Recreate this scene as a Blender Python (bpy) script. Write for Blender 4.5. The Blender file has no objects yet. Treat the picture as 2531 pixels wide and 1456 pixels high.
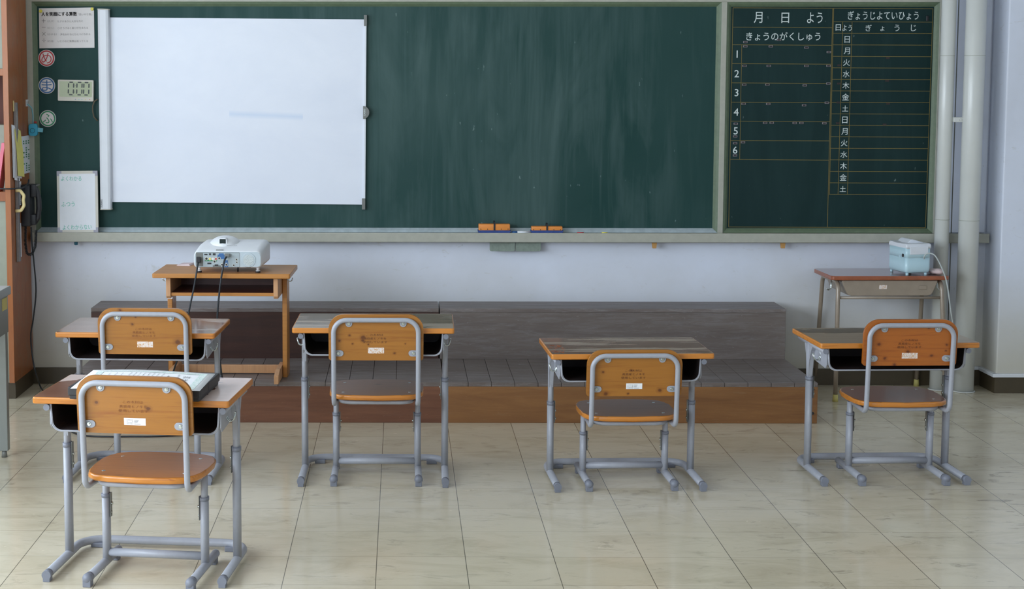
import bpy, bmesh, math, random
from mathutils import Vector, Matrix
random.seed(7)
PI = math.pi
SC = bpy.context.scene
COL = SC.collection

# ------------------------------------------------------------------ camera
W, H = 2531.0, 1456.0
FPX, SHX, SHY = 3868.4, 292.6, 172.45
CAM = Vector((0.0826, -6.1539, 1.6273))
YAW, PITCH, ROLL = 0.005, 0.0918, 0.0008
FWD = Vector((-math.sin(YAW) * math.cos(PITCH), math.cos(YAW) * math.cos(PITCH), -math.sin(PITCH)))
R0 = Vector((math.cos(YAW), math.sin(YAW), 0))
U0 = R0.cross(FWD)
RGT = R0 * math.cos(ROLL) + U0 * math.sin(ROLL)
UPV = U0 * math.cos(ROLL) - R0 * math.sin(ROLL)
cd = bpy.data.cameras.new('camera')
cam = bpy.data.objects.new('camera', cd)
COL.objects.link(cam)
m3 = Matrix((RGT, UPV, -FWD)).transposed()
cam.matrix_world = Matrix.Translation(CAM) @ m3.to_4x4()
cd.sensor_width = 36.0
cd.sensor_fit = 'HORIZONTAL'
cd.lens = FPX * 36.0 / W
cd.shift_x = SHX / W
cd.shift_y = -SHY / W
cd.clip_end = 60
SC.camera = cam

def ray(px, py):
    return FWD + RGT * ((px - (W / 2 - SHX)) / FPX) - UPV * ((py - (H / 2 - SHY)) / FPX)
def on_y(px, py, y):
    d = ray(px, py); return CAM + d * ((y - CAM.y) / d.y)
def on_z(px, py, z):
    d = ray(px, py); return CAM + d * ((z - CAM.z) / d.z)

# ------------------------------------------------------------------ world + lights + exposure
SC.view_settings.view_transform = 'Standard'
SC.view_settings.look = 'None'
SC.view_settings.exposure = 0.0
SC.view_settings.gamma = 1.0
SC.view_settings.use_curve_mapping = False
wd = bpy.data.worlds.new('sky'); SC.world = wd; wd.use_nodes = True
wd.node_tree.nodes['Background'].inputs[0].default_value = (0.75, 0.85, 1.0, 1)
wd.node_tree.nodes['Background'].inputs[1].default_value = 0.6
SC.cycles.max_bounces = 10
SC.cycles.diffuse_bounces = 6
SC.cycles.glossy_bounces = 4
SC.cycles.sample_clamp_indirect = 6.0
SC.cycles.caustics_reflective = False
SC.cycles.caustics_refractive = False

RX0, RX1, RY0, RY1, RZ = -3.5, 4.7, -7.6, 2.165, 3.05
def area(name, loc, rot, sx, sy, power, color):
    l = bpy.data.lights.new(name, 'AREA'); l.shape = 'RECTANGLE'; l.size = sx; l.size_y = sy
    l.energy = power; l.color = color
    o = bpy.data.objects.new(name, l); COL.objects.link(o); o.location = loc; o.rotation_euler = rot
    return o
WIN_L = [(-7.0, -4.7), (-4.3, -2.0), (-1.6, 0.9)]
WIN_R = [(-6.6, -4.2), (-3.6, -1.2)]
for (a, b), pw in zip(WIN_L, (215, 175, 98)):      # daylight through the left windows
    area('window_daylight', (RX0 - 0.16, (a + b) / 2, 1.85), (0, -PI / 2, 0), 1.75, b - a, pw, (0.79, 0.89, 1.0))
for a, b in WIN_R:      # corridor side
    area('corridor_daylight', (RX1 + 0.16, (a + b) / 2, 1.75), (0, PI / 2, 0), 1.3, b - a, 5, (0.86, 0.93, 1.0))

# ------------------------------------------------------------------ materials
def srgb(r, g, b):
    f = lambda v: (v / 255.0) / 12.92 if v / 255.0 <= 0.04045 else ((v / 255.0 + 0.055) / 1.055) ** 2.4
    return (f(r), f(g), f(b), 1.0)
class NT:
    def __init__(s, name):
        s.m = bpy.data.materials.new(name); s.m.use_nodes = True
        s.t = s.m.node_tree; s.b = s.t.nodes['Principled BSDF']
    def n(s, typ, **kw):
        x = s.t.nodes.new(typ)
        for k, v in kw.items(): setattr(x, k, v)
        return x
    def l(s, a, b): s.t.links.new(a, b)
    def coord(s, scale=(1, 1, 1), rand=True, which='Object', loc=(0, 0, 0)):
        tc = s.n('ShaderNodeTexCoord'); mp = s.n('ShaderNodeMapping')
        mp.inputs['Scale'].default_value = scale; mp.inputs['Location'].default_value = loc
        if rand:
            oi = s.n('ShaderNodeObjectInfo'); mm = s.n('ShaderNodeMath', operation='MULTIPLY'); mm.inputs[1].default_value = 37.0
            va = s.n('ShaderNodeVectorMath', operation='ADD')
            s.l(oi.outputs['Random'], mm.inputs[0]); s.l(tc.outputs[which], mp.inputs[0])
            s.l(mp.outputs[0], va.inputs[0]); s.l(mm.outputs[0], va.inputs[1]); return va.outputs[0]
        s.l(tc.outputs[which], mp.inputs[0]); return mp.outputs[0]
    def noise(s, vec, scale, detail=4, rough=0.55, dist=0.0):
        x = s.n('ShaderNodeTexNoise'); x.inputs['Scale'].default_value = scale; x.inputs['Detail'].default_value = detail
        x.inputs['Roughness'].default_value = rough; x.inputs['Distortion'].default_value = dist
        s.l(vec, x.inputs['Vector']); return x.outputs['Fac']
    def ramp(s, fac, stops):
        x = s.n('ShaderNodeValToRGB'); e = x.color_ramp.elements
        while len(e) < len(stops): e.new(0.5)
        for i, (p, c) in enumerate(stops):
            e[i].position = p; e[i].color = c if isinstance(c, tuple) else (c, c, c, 1)
        s.l(fac, x.inputs[0]); return x.outputs[0]
    def mix(s, fac, a, b, mode='MIX'):
        x = s.n('ShaderNodeMix', data_type='RGBA', blend_type=mode)
        for sock, v in ((x.inputs[0], fac), (x.inputs[6], a), (x.inputs[7], b)):
            if isinstance(v, (int, float)): sock.default_value = v
            elif isinstance(v, tuple): sock.default_value = v
            else: s.l(v, sock)
        return x.outputs[2]
    def math(s, op, a, b=None, c=None):
        x = s.n('ShaderNodeMath', operation=op)
        for i, v in enumerate((a, b, c)):
            if v is None: continue
            if isinstance(v, (int, float)): x.inputs[i].default_value = v
            else: s.l(v, x.inputs[i])
        return x.outputs[0]
    def bump(s, h, strength, dist=0.001):
        x = s.n('ShaderNodeBump'); x.inputs['Strength'].default_value = strength; x.inputs['Distance'].default_value = dist
        s.l(h, x.inputs['Height']); s.l(x.outputs[0], s.b.inputs['Normal'])
    def col(s, v):
        if isinstance(v, tuple): s.b.inputs['Base Color'].default_value = v
        else: s.l(v, s.b.inputs['Base Color'])
    def rough(s, v):
        if isinstance(v, (int, float)): s.b.inputs['Roughness'].default_value = v
        else: s.l(v, s.b.inputs['Roughness'])

def plain(name, c, rough=0.5, metal=0.0, var=0.06, scale=18, coat=0.0):
    k = NT(name); v = k.coord()
    n = k.noise(v, scale, 3)
    k.col(k.ramp(n, [(0.3, tuple(x * (1 - var) for x in c[:3]) + (1,)), (0.7, tuple(min(1, x * (1 + var)) for x in c[:3]) + (1,))]))
    k.rough(rough); k.b.inputs['Metallic'].default_value = metal
    if coat: k.b.inputs['Coat Weight'].default_value = coat; k.b.inputs['Coat Roughness'].default_value = 0.15
    return k.m

def wood(name, light, dark, rough=0.35, coat=0.4, knots=True, axis='x', grain=1.0, wear=None, stretch=20):
    k = NT(name)
    sc = {'x': (1, stretch, stretch), 'z': (stretch, stretch, 1), 'y': (stretch, 1, stretch)}[axis]
    v = k.coord(sc)
    n1 = k.noise(v, 2.2 * grain, 5, 0.6, 1.2)
    n2 = k.noise(v, 9 * grain, 4, 0.7, 0.4)
    a = k.math('ADD', k.math('MULTIPLY', n1, 0.65), k.math('MULTIPLY', n2, 0.35))
    c = k.ramp(a, [(0.30, dark), (0.47, light), (0.70, tuple(min(1, q * 1.12) for q in light[:3]) + (1,))])
    if isinstance(knots, list):      # knots where this board has them: (x, z, radius)
        tc = k.n('ShaderNodeTexCoord'); sp = k.n('ShaderNodeSeparateXYZ'); k.l(tc.outputs['Object'], sp.inputs[0])
        wob = k.math('MULTIPLY', k.math('SUBTRACT', k.noise(tc.outputs['Object'], 55, 3, 0.6), 0.5), 0.010)
        for (kx, kz, kr) in knots:
            dx = k.math('ADD', k.math('SUBTRACT', sp.outputs[0], kx), wob); dz = k.math('ADD', k.math('SUBTRACT', sp.outputs[2], kz), k.math('MULTIPLY', wob, 0.6))
            d_ = k.math('SQRT', k.math('ADD', k.math('POWER', k.math('DIVIDE', dx, kr), 2.0), k.math('POWER', k.math('DIVIDE', dz, kr * 0.85), 2.0)))
            c = k.mix(k.ramp(k.math('MULTIPLY', d_, 0.25), [(0.16, 0.85), (0.30, 0.30), (0.62, 0.0)]), c, (dark[0] * 0.34, dark[1] * 0.22, dark[2] * 0.3, 1))
    elif knots:
        v2 = k.coord({'x': (1, 1, 1.5), 'z': (1.5, 1, 1), 'y': (1, 1, 1)}[axis])
        vo = k.n('ShaderNodeTexVoronoi'); vo.inputs['Scale'].default_value = 11; k.l(v2, vo.inputs['Vector'])
        sep = k.n('ShaderNodeSeparateColor'); k.l(vo.outputs['Color'], sep.inputs[0])
        near = k.ramp(vo.outputs['Distance'], [(0.05, 1.0), (0.16, 0.35), (0.24, 0.0)])
        sel = k.math('GREATER_THAN', sep.outputs[0], 0.80)
        c = k.mix(k.math('MULTIPLY', near, sel), c, (dark[0] * 0.30, dark[1] * 0.22, dark[2] * 0.25, 1))
    if wear:
        vw = k.coord((3, 14, 14) if axis == 'x' else (8, 8, 8))
        w = k.ramp(k.noise(vw, 1.6, 6, 0.7, 0.5), [(0.5, 0.0), (0.62, 0.75)])
        c = k.mix(w, c, wear)
    k.col(c); k.rough(rough)
    k.b.inputs['Coat Weight'].default_value = coat; k.b.inputs['Coat Roughness'].default_value = 0.12
    k.bump(n2, 0.06)
    return k.m

ORL, ORD = srgb(222, 148, 62), srgb(178, 98, 30)
M = {}
CH = (srgb(160, 104, 38), srgb(138, 78, 22), 0.36, 0.15)
M['back_a'] = wood('cypress_back_a', *CH, [(-0.125, 0.100, .006), (0.045, 0.085, .007)])
M['back_b'] = wood('cypress_back_b', *CH, [(-.052, .095, .008), (-.053, .082, .006), (-.105, .103, .0045), (-.146, .080, .005), (-.093, .069, .0035), (-.030, .066, .0035), (.074, .030, .0045), (.137, .029, .005), (.117, .069, .003)])
M['back_c'] = wood('cypress_back_c', *CH, [(-.126, .099, .005), (-.013, .106, .0045), (-.112, .010, .0085), (-.024, .010, .004), (.102, .023, .0075)])
M['back_e'] = wood('cypress_back_e', *CH, [(-.049, .123, .0055), (-.097, .181, .006), (-.035, .153, .0035), (.133, .052, .011)])
M['back_d'] = wood('reddish_cypress', srgb(166, 92, 26), srgb(138, 64, 14), 0.32, 0.3, [(-.126, .088, .0065), (-.008, .057, .007), (.088, .041, .005), (.146, .085, .005), (-.099, .031, .006), (-.059, .004, .006), (.145, .061, .0035), (.070, .155, .0045)])
M['edge'] = wood('varnished_edge', srgb(196, 124, 46), srgb(156, 84, 24), 0.3, 0.35, False)
M['seat_dull'] = wood('dull_seat_wood', srgb(126, 84, 52), srgb(98, 60, 34), 0.34, 0.12, True)
M['seat_pale'] = wood('varnished_seat', srgb(168, 100, 34), srgb(140, 74, 18), 0.3, 0.1)
M['seat_red'] = wood('red_seat_wood', srgb(122, 66, 38), srgb(88, 42, 22), 0.26, 0.25)
M['pdesk'] = wood('honey_pine', srgb(184, 124, 58), srgb(158, 94, 38), 0.4, 0.2)
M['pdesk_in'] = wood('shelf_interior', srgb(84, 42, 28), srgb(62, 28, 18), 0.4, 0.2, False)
M['pdesk_end'] = wood('pale_endgrain', srgb(198, 150, 108), srgb(170, 118, 78), 0.5, 0.1, False, 'z')
M['cab'] = wood('cabinet_veneer', srgb(156, 92, 46), srgb(132, 68, 32), 0.5, 0.1, False, 'z', 0.8, srgb(150, 104, 70), 4)
M['cab_edge'] = wood('cabinet_edge', srgb(160, 94, 46), srgb(136, 70, 30), 0.45, 0.2, False, 'z', 1, None, 8)
M['steel'] = plain('grey_paint', srgb(158, 161, 170), 0.42, 0.0, 0.03, 60, 0.08)
M['steel_cap'] = plain('grey_plastic', srgb(122, 126, 138), 0.45, 0, 0.04)
M['dark_in'] = plain('tray_inside_shade', srgb(44, 38, 38), 0.45, 0, 0.1, 6)  # tray shade put into the colour; the steel inside is the same grey
M['chrome'] = plain('zinc', srgb(190, 196, 192), 0.22, 0.95, 0.05, 90)
M['black'] = plain('black_plastic', srgb(38, 38, 42), 0.42)
M['cable'] = plain('cable_rubber', srgb(36, 42, 48), 0.45)
M['beige'] = plain('beige_paint', srgb(150, 136, 120), 0.35, 0.1, 0.05, 30, 0.25)
M['yellow_cap'] = plain('yellow_rubber', srgb(206, 196, 120), 0.6, 0, 0.1)
M['rtop_edge'] = plain('redbrown_edge', srgb(150, 80, 48), 0.35, 0, 0.15, 30, 0.3)
M['rtop'] = plain('brown_laminate', srgb(140, 104, 96), 0.2, 0, 0.05, 30, 0.6)
M['white_pl'] = plain('white_plastic', srgb(222, 226, 232), 0.38, 0, 0.02)
M['proj'] = plain('projector_white', srgb(226, 229, 232), 0.4, 0, 0.015)
M['proj_grey'] = plain('projector_face', srgb(184, 196, 202), 0.45, 0, 0.02)
M['port_grey'] = plain('port_panel_grey', srgb(168, 180, 184), 0.5, 0, 0.03)
M['mint'] = plain('mint_plastic', srgb(186, 216, 226), 0.3, 0, 0.02, 12, 0.3)
M['frame'] = plain('cream_frame_paint', srgb(170, 170, 158), 0.5, 0, 0.06, 25)
M['bevel'] = plain('olive_trim', srgb(96, 112, 88), 0.5, 0, 0.1, 40)
M['pipe'] = plain('pipe_paint', srgb(206, 208, 204), 0.32, 0, 0.03, 5, 0.2)
M['base'] = plain('baseboard_brown', srgb(74, 64, 46), 0.45, 0, 0.12, 8)
M['paper'] = plain('white_paper', srgb(236, 238, 242), 0.8, 0, 0.02)
M['poster'] = plain('laminated_paper', srgb(214, 210, 208), 0.35, 0, 0.03)
M['ink'] = plain('ink', srgb(40, 40, 44), 0.6)
M['ink_grey'] = plain('faded_ink', srgb(140, 138, 136), 0.6)
M['stamp'] = plain('stamp_ink', srgb(128, 74, 34), 0.6)
M['stamp_dark'] = plain('stamp_ink_dark', srgb(96, 56, 28), 0.6)
M['chalkpaint'] = plain('white_marking', srgb(206, 216, 214), 0.8)
M['ochre'] = plain('ochre_line', srgb(128, 112, 58), 0.8)
M['red'] = plain('red_print', srgb(186, 52, 58), 0.5)
M['blue'] = plain('blue_print', srgb(54, 104, 160), 0.5)
M['green'] = plain('green_print', srgb(38, 132, 88), 0.5)
M['teal_ink'] = plain('green_marker', srgb(84, 188, 162), 0.6)
M['yellow'] = plain('yellow_plastic', srgb(226, 214, 84), 0.45)
M['lcd'] = plain('lcd_glass', srgb(158, 168, 128), 0.3, 0, 0.02)
M['seg'] = plain('lcd_digit', srgb(66, 74, 68), 0.5)
M['lcdframe'] = plain('timer_shell', srgb(206, 202, 190), 0.5, 0, 0.02)
M['clip_grey'] = plain('clip_grey', srgb(116, 118, 114), 0.4)
M['orange'] = plain('eraser_orange', srgb(226, 140, 62), 0.4, 0, 0.04)
M['eblue'] = plain('eraser_blue', srgb(52, 72, 132), 0.85, 0, 0.15, 60)
M['flap'] = plain('flap_green_grey', srgb(130, 142, 132), 0.7, 0, 0.12, 60)
M['peg'] = plain('wood_peg', srgb(186, 140, 80), 0.6, 0, 0.1)
M['cyan'] = plain('alarm_blue', srgb(64, 172, 206), 0.4)
M['cyan2'] = plain('alarm_strap', srgb(120, 190, 206), 0.6)
M['cream'] = plain('cream_hook', srgb(226, 208, 150), 0.4)
M['pink'] = plain('pink_folder', srgb(226, 120, 140), 0.5)
M['clear'] = plain('cloudy_strip', srgb(140, 136, 136), 0.2, 0, 0.1, 40)
M['tdesk'] = plain('office_grey', srgb(134, 138, 134), 0.35, 0.1, 0.03)
M['tdesk_top'] = plain('office_top', srgb(168, 170, 172), 0.25, 0, 0.02)
M['greygreen'] = plain('greygreen_panel', srgb(150, 154, 138), 0.5)
M['box'] = plain('charcoal_box', srgb(50, 50, 52), 0.55, 0, 0.06, 60)
M['cordwhite'] = plain('cord_white', srgb(186, 192, 190), 0.5)
M['smoke'] = plain('lens_window', srgb(22, 40, 42), 0.12)
M['magnet'] = plain('magnet_black', srgb(36, 30, 34), 0.6)
M['magedge'] = plain('magnet_rim', srgb(136, 130, 134), 0.6)
M['lamp'] = None

def mat_wall():
    k = NT('painted_plaster'); v = k.coord(rand=False)
    n = k.noise(v, 1.3, 5, 0.6)
    c = k.ramp(n, [(0.3, srgb(208, 212, 222)), (0.7, srgb(222, 228, 242))])
    st = k.ramp(k.noise(k.coord((1, 1, 2.5), False), 7, 8, 0.75, 1.0), [(0.60, 0.0), (0.72, 0.45)])
    c = k.mix(st, c, srgb(176, 172, 156))
    sp = k.ramp(k.noise(k.coord((1, 1, 0.6), False), 38, 3, 0.6), [(0.72, 0.0), (0.78, 0.5)])
    c = k.mix(sp, c, srgb(150, 150, 142))
    # warmer grey towards the foot of the wall
    sep = k.n('ShaderNodeSeparateXYZ'); k.l(v, sep.inputs[0])
    lo = k.ramp(k.math('ADD', sep.outputs[2], k.math('MULTIPLY', n, 0.25)), [(0.22, 0.85), (0.80, 0.0)])
    c = k.mix(lo, c, srgb(196, 191, 174))
    k.col(c); k.rough(0.55); k.bump(k.noise(v, 60, 3), 0.08)
    return k.m
M['wall'] = mat_wall()
M['ceil'] = plain('ceiling_white', srgb(205, 205, 202), 0.8)

def mat_floor():
    k = NT('waxed_floor_tiles'); T = 0.303
    tc = k.n('ShaderNodeTexCoord'); sep = k.n('ShaderNodeSeparateXYZ'); k.l(tc.outputs['Object'], sep.inputs[0])
    u = k.math('DIVIDE', sep.outputs[0], T); v = k.math('DIVIDE', sep.outputs[1], T)
    fu = k.math('SUBTRACT', u, k.math('FLOOR', k.math('ADD', u, 0.5)))
    fv = k.math('SUBTRACT', v, k.math('FLOOR', k.math('ADD', v, 0.5)))
    lu = k.math('LESS_THAN', k.math('ABSOLUTE', fu), 0.0042)
    lv = k.math('LESS_THAN', k.math('ABSOLUTE', fv), 0.0035)
    cell = k.n('ShaderNodeCombineXYZ'); k.l(k.math('FLOOR', u), cell.inputs[0]); k.l(k.math('FLOOR', v), cell.inputs[1])
    wn = k.n('ShaderNodeTexWhiteNoise'); k.l(cell.outputs[0], wn.inputs['Vector'])
    base = k.ramp(wn.outputs['Value'], [(0.0, srgb(212, 201, 176)), (1.0, srgb(219, 209, 186))])
    d1 = k.ramp(k.noise(k.coord((1.0, 2.2, 1), False), 2.6, 8, 0.68, 0.9), [(0.47, 0.0), (0.70, 0.36)])
    base = k.mix(d1, base, srgb(162, 148, 116))
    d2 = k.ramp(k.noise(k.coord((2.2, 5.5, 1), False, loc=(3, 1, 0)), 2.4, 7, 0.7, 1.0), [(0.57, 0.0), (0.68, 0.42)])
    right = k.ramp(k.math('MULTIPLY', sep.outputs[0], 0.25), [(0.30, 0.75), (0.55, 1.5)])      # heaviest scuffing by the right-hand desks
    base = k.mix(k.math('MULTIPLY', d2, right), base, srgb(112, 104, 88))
    d3 = k.ramp(k.noise(k.coord((3, 16, 1), False, loc=(7, 5, 0)), 2.0, 5, 0.6, 0.4), [(0.66, 0.0), (0.74, 0.35)])
    base = k.mix(d3, base, srgb(224, 218, 206))
    base = k.mix(k.math('MULTIPLY', lu, 0.85), base, srgb(70, 68, 58))
    base = k.mix(k.math('MULTIPLY', lv, 0.5), base, srgb(96, 92, 80))
    k.col(base)
    rg = k.ramp(k.noise(k.coord((1, 2, 1), False), 4, 6, 0.7), [(0.3, 0.12), (0.75, 0.30)])
    k.rough(rg)
    k.b.inputs['Coat Weight'].default_value = 0.25; k.b.inputs['Coat Roughness'].default_value = 0.08
    k.bump(k.noise(k.coord(rand=False), 5, 3), 0.05, 0.002)
    return k.m
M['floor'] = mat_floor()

def mat_board(name, base, lightc, strength, middle=False):
    k = NT(name)
    v = k.coord((1, 1, 1), False)
    wv = k.n('ShaderNodeTexWave'); wv.inputs['Scale'].default_value = 0.45; wv.inputs['Distortion'].default_value = 5
    wv.inputs['Detail'].default_value = 3; wv.inputs['Detail Scale'].default_value = 0.6; k.l(v, wv.inputs['Vector'])
    sm = k.noise(k.coord((2.6, 1, 0.6), False), 1.5, 5, 0.55, 1.6)
    fine = k.noise(k.coord((9, 1, 0.5), False), 2.0, 4, 0.6, 1.8)
    a = k.math('ADD', k.math('MULTIPLY', sm, 0.72), k.math('MULTIPLY', fine, 0.28))
    f = k.ramp(a, [(0.44, 0.0), (0.68, strength)])
    cl = k.ramp(k.noise(v, 1.1, 4, 0.5), [(0.35, 0.0), (0.7, strength * 0.6)])
    if middle:      # wiped chalk sits where people write, between the screen and the right frame
        sp_ = k.n('ShaderNodeSeparateXYZ'); k.l(v, sp_.inputs[0])
        mk = k.ramp(k.math('MULTIPLY', k.math('ADD', sp_.outputs[0], 2.0), 0.25), [(0.10, 0.15), (0.46, 1.0), (0.80, 1.0), (0.93, 0.25)])
        f = k.math('MULTIPLY', f, mk); cl = k.math('MULTIPLY', cl, mk)
    c = k.mix(cl, base, lightc)
    c = k.mix(f, c, lightc)
    sp = k.ramp(k.noise(k.coord((1, 1, 0.5), False), 42, 2, 0.5), [(0.76, 0.0), (0.80, 0.35)])
    c = k.mix(sp, c, srgb(150, 170, 168))
    k.col(c); k.rough(0.6); k.b.inputs['Specular IOR Level'].default_value = 0.22
    return k.m
M['board'] = mat_board('chalkboard_green', srgb(27, 62, 59), srgb(80, 102, 100), 0.62, True)
M['board2'] = mat_board('timetable_green', srgb(15, 42, 42), srgb(44, 70, 70), 0.25)

def mat_screen():
    k = NT('screen_white'); v = k.coord(rand=False)
    n = k.ramp(k.noise(k.coord((1, 1, 1.6), False), 1.7, 5, 0.6, 0.5), [(0.35, srgb(222, 227, 238)), (0.7, srgb(230, 234, 243))])
    sep = k.n('ShaderNodeSeparateXYZ'); k.l(v, sep.inputs[0])
    # wiped blue pen smear
    dz = k.math('ABSOLUTE', k.math('ADD', k.math('SUBTRACT', sep.outputs[2], 1.418), k.math('MULTIPLY', sep.outputs[0], 0.04)))
    bz = k.ramp(dz, [(0.0, 1.0), (0.022, 0.0)])
    bx = k.math('MULTIPLY', k.math('GREATER_THAN', sep.outputs[0], -0.83), k.math('LESS_THAN', sep.outputs[0], -0.44))
    c = k.mix(k.math('MULTIPLY', k.math('MULTIPLY', bz, bx), 0.55), n, srgb(190, 208, 232))
    k.col(c); k.rough(0.35)
    return k.m
M['screen'] = mat_screen()

def mat_platform(name, a, b, worn, thr=0.5, amt=0.7):
    k = NT(name)
    v = k.coord((1, 12, 12))
    n = k.noise(v, 2.0, 6, 0.65, 0.6)
    c = k.ramp(n, [(0.3, b), (0.7, a)])
    w = k.ramp(k.noise(k.coord((2.0, 20, 20)), 3.2, 9, 0.8, 0.6), [(thr, 0.0), (thr + 0.14, amt)])
    c = k.mix(w, c, worn)
    s = k.ramp(k.noise(k.coord((1, 1, 2.2)), 46, 4, 0.75), [(0.64, 0.0), (0.72, 0.55)])
    c = k.mix(s, c, tuple(min(1, q * 1.5) for q in worn[:3]) + (1,))
    k.col(c); k.rough(0.5); k.bump(n, 0.15)
    return k.m
M['plat_top'] = mat_platform('worn_platform_top', srgb(124, 114, 110), srgb(98, 86, 80), srgb(148, 145, 146), 0.49, 0.6)
M['plat_riser'] = mat_platform('worn_grey_riser', srgb(116, 106, 100), srgb(100, 90, 85), srgb(134, 131, 132), 0.48, 0.4)
M['plat_dark'] = mat_platform('dark_riser', srgb(72, 42, 32), srgb(50, 28, 22), srgb(88, 62, 52), 0.6, 0.3)
M['plat_tan'] = mat_platform('tan_riser', srgb(152, 106, 62), srgb(126, 84, 48), srgb(150, 120, 90), 0.56, 0.45)
M['plat_brown'] = mat_platform('brown_riser', srgb(130, 86, 62), srgb(104, 64, 46), srgb(128, 100, 84), 0.56, 0.45)

def mat_desktop(name, a, b, worn, bands, thr, seed, coat=0.7, split=None):
    k = NT(name)
    v = k.coord((1, 14, 14), False, loc=(seed, seed * 2, 0))
    n = k.noise(v, 2.2, 5, 0.6, 1.0)
    c = k.ramp(n, [(0.35, b), (0.65, a)])
    tc = k.coord((0.5, bands, 1), False, loc=(seed, seed, 0))
    w = k.ramp(k.noise(tc, 1.6, 6, 0.55, 0.7), [(thr, 0.0), (thr + 0.02, 1.0)])
    if split is not None:
        ts = k.n('ShaderNodeTexCoord'); ss = k.n('ShaderNodeSeparateXYZ'); k.l(ts.outputs['Object'], ss.inputs[0])
        wn = k.noise(k.coord((1, 1.6, 1), False), 9, 5, 0.6)
        w = k.math('MAXIMUM', k.math('MULTIPLY', w, k.math('LESS_THAN', ss.outputs[1], 0.0)), k.math('GREATER_THAN', k.math('ADD', ss.outputs[0], k.math('MULTIPLY', k.math('SUBTRACT', wn, 0.5), 0.16)), split))
        w = k.math('MAXIMUM', w, k.math('GREATER_THAN', k.math('ADD', k.math('SUBTRACT', ss.outputs[1], ss.outputs[0]), k.math('MULTIPLY', wn, 0.1)), 0.66))
    wc = k.ramp(k.noise(k.coord((1, 9, 1), False), 5, 6, 0.7), [(0.3, tuple(q * 0.82 for q in worn[:3]) + (1,)), (0.7, worn)])
    c = k.mix(w, c, wc)
    k.col(c)
    r = k.mix(w, (0.16, 0.16, 0.16, 1), (0.42, 0.42, 0.42, 1)); k.l(r, k.b.inputs['Roughness'])
    k.b.inputs['Coat Weight'].default_value = coat * 0.6; k.b.inputs['Coat Roughness'].default_value = 0.1
    return k.m
M['top_a'] = mat_desktop('desktop_pinkish', srgb(150, 102, 82), srgb(120, 76, 58), srgb(214, 192, 184), 1.0, 0.47, 3.1, 0.7, 0.215)
M['top_b'] = mat_desktop('desktop_grey_bands', srgb(142, 120, 98), srgb(118, 96, 76), srgb(178, 164, 148), 6.0, 0.54, 1.7)
M['top_c'] = mat_desktop('desktop_brown_bands', srgb(142, 104, 84), srgb(116, 82, 66), srgb(176, 158, 142), 6.0, 0.50, 2.2)
M['top_d'] = mat_desktop('desktop_taupe_patches', srgb(124, 102, 84), srgb(102, 82, 66), srgb(164, 146, 126), 2.5, 0.44, 8.3)
M['top_e'] = mat_desktop('desktop_rosy', srgb(160, 128, 116), srgb(132, 98, 84), srgb(186, 170, 160), 2.0, 0.55, 11.4)

def mat_worn_label(name, ink):
    k = NT(name)
    n = k.noise(k.coord((1, 1, 1)), 160, 4, 0.8)
    c = k.ramp(n, [(0.44, srgb(206, 160, 112)), (0.50, srgb(226, 216, 212))])
    k.col(c); k.rough(0.7); return k.m
M['worn_label'] = mat_worn_label('worn_label', 0)
def mat_ornament():
    k = NT('green_ornament')
    n = k.noise(k.coord((1, 1, 1)), 150, 4, 0.7)
    k.col(k.ramp(n, [(0.42, srgb(232, 237, 238)), (0.60, srgb(186, 214, 206))])); k.rough(0.8); return k.m
M['ornament'] = mat_ornament()
def mat_mesh_grille():
    k = NT('speaker_mesh')
    vo = k.n('ShaderNodeTexVoronoi'); vo.inputs['Scale'].default_value = 420; k.l(k.coord(rand=False), vo.inputs['Vector'])
    k.col(k.ramp(vo.outputs['Distance'], [(0.25, srgb(130, 140, 142)), (0.4, srgb(196, 204, 204))])); k.rough(0.5); return k.m
M['grille'] = mat_mesh_grille()
def mat_lamp():
    k = NT('tube_lamp'); k.col((0.9, 0.9, 0.88, 1)); k.rough(0.4)
    k.b.inputs['Emission Color'].default_value = (1, 0.98, 0.94, 1); k.b.inputs['Emission Strength'].default_value = 2.0
    return k.m
M['lamp'] = mat_lamp()

# ------------------------------------------------------------------ mesh builder
def fillet(pts, rad, n=6):
    P = [Vector(p) for p in pts]; out = [P[0]]
    for i in range(1, len(P) - 1):
        r = rad[i] if isinstance(rad, (list, tuple)) else rad
        a = (P[i - 1] - P[i]); b = (P[i + 1] - P[i]); la, lb = a.length, b.length
        a.normalize(); b.normalize(); ang = a.angle(b)
        if r <= 0 or ang > PI - 0.02: out.append(P[i]); continue
        d = min(r / math.tan(ang / 2), la * 0.49, lb * 0.49); rr = d * math.tan(ang / 2)
        c = P[i] + (a + b).normalized() * (rr / math.sin(ang / 2))
        s = P[i] + a * d - c; e = P[i] + b * d - c; tot = s.angle(e)
        for j in range(n + 1):
            t = j / n; out.append(c + (s * math.sin((1 - t) * tot) + e * math.sin(t * tot)) / math.sin(tot))
    out.append(P[-1]); return out

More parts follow.
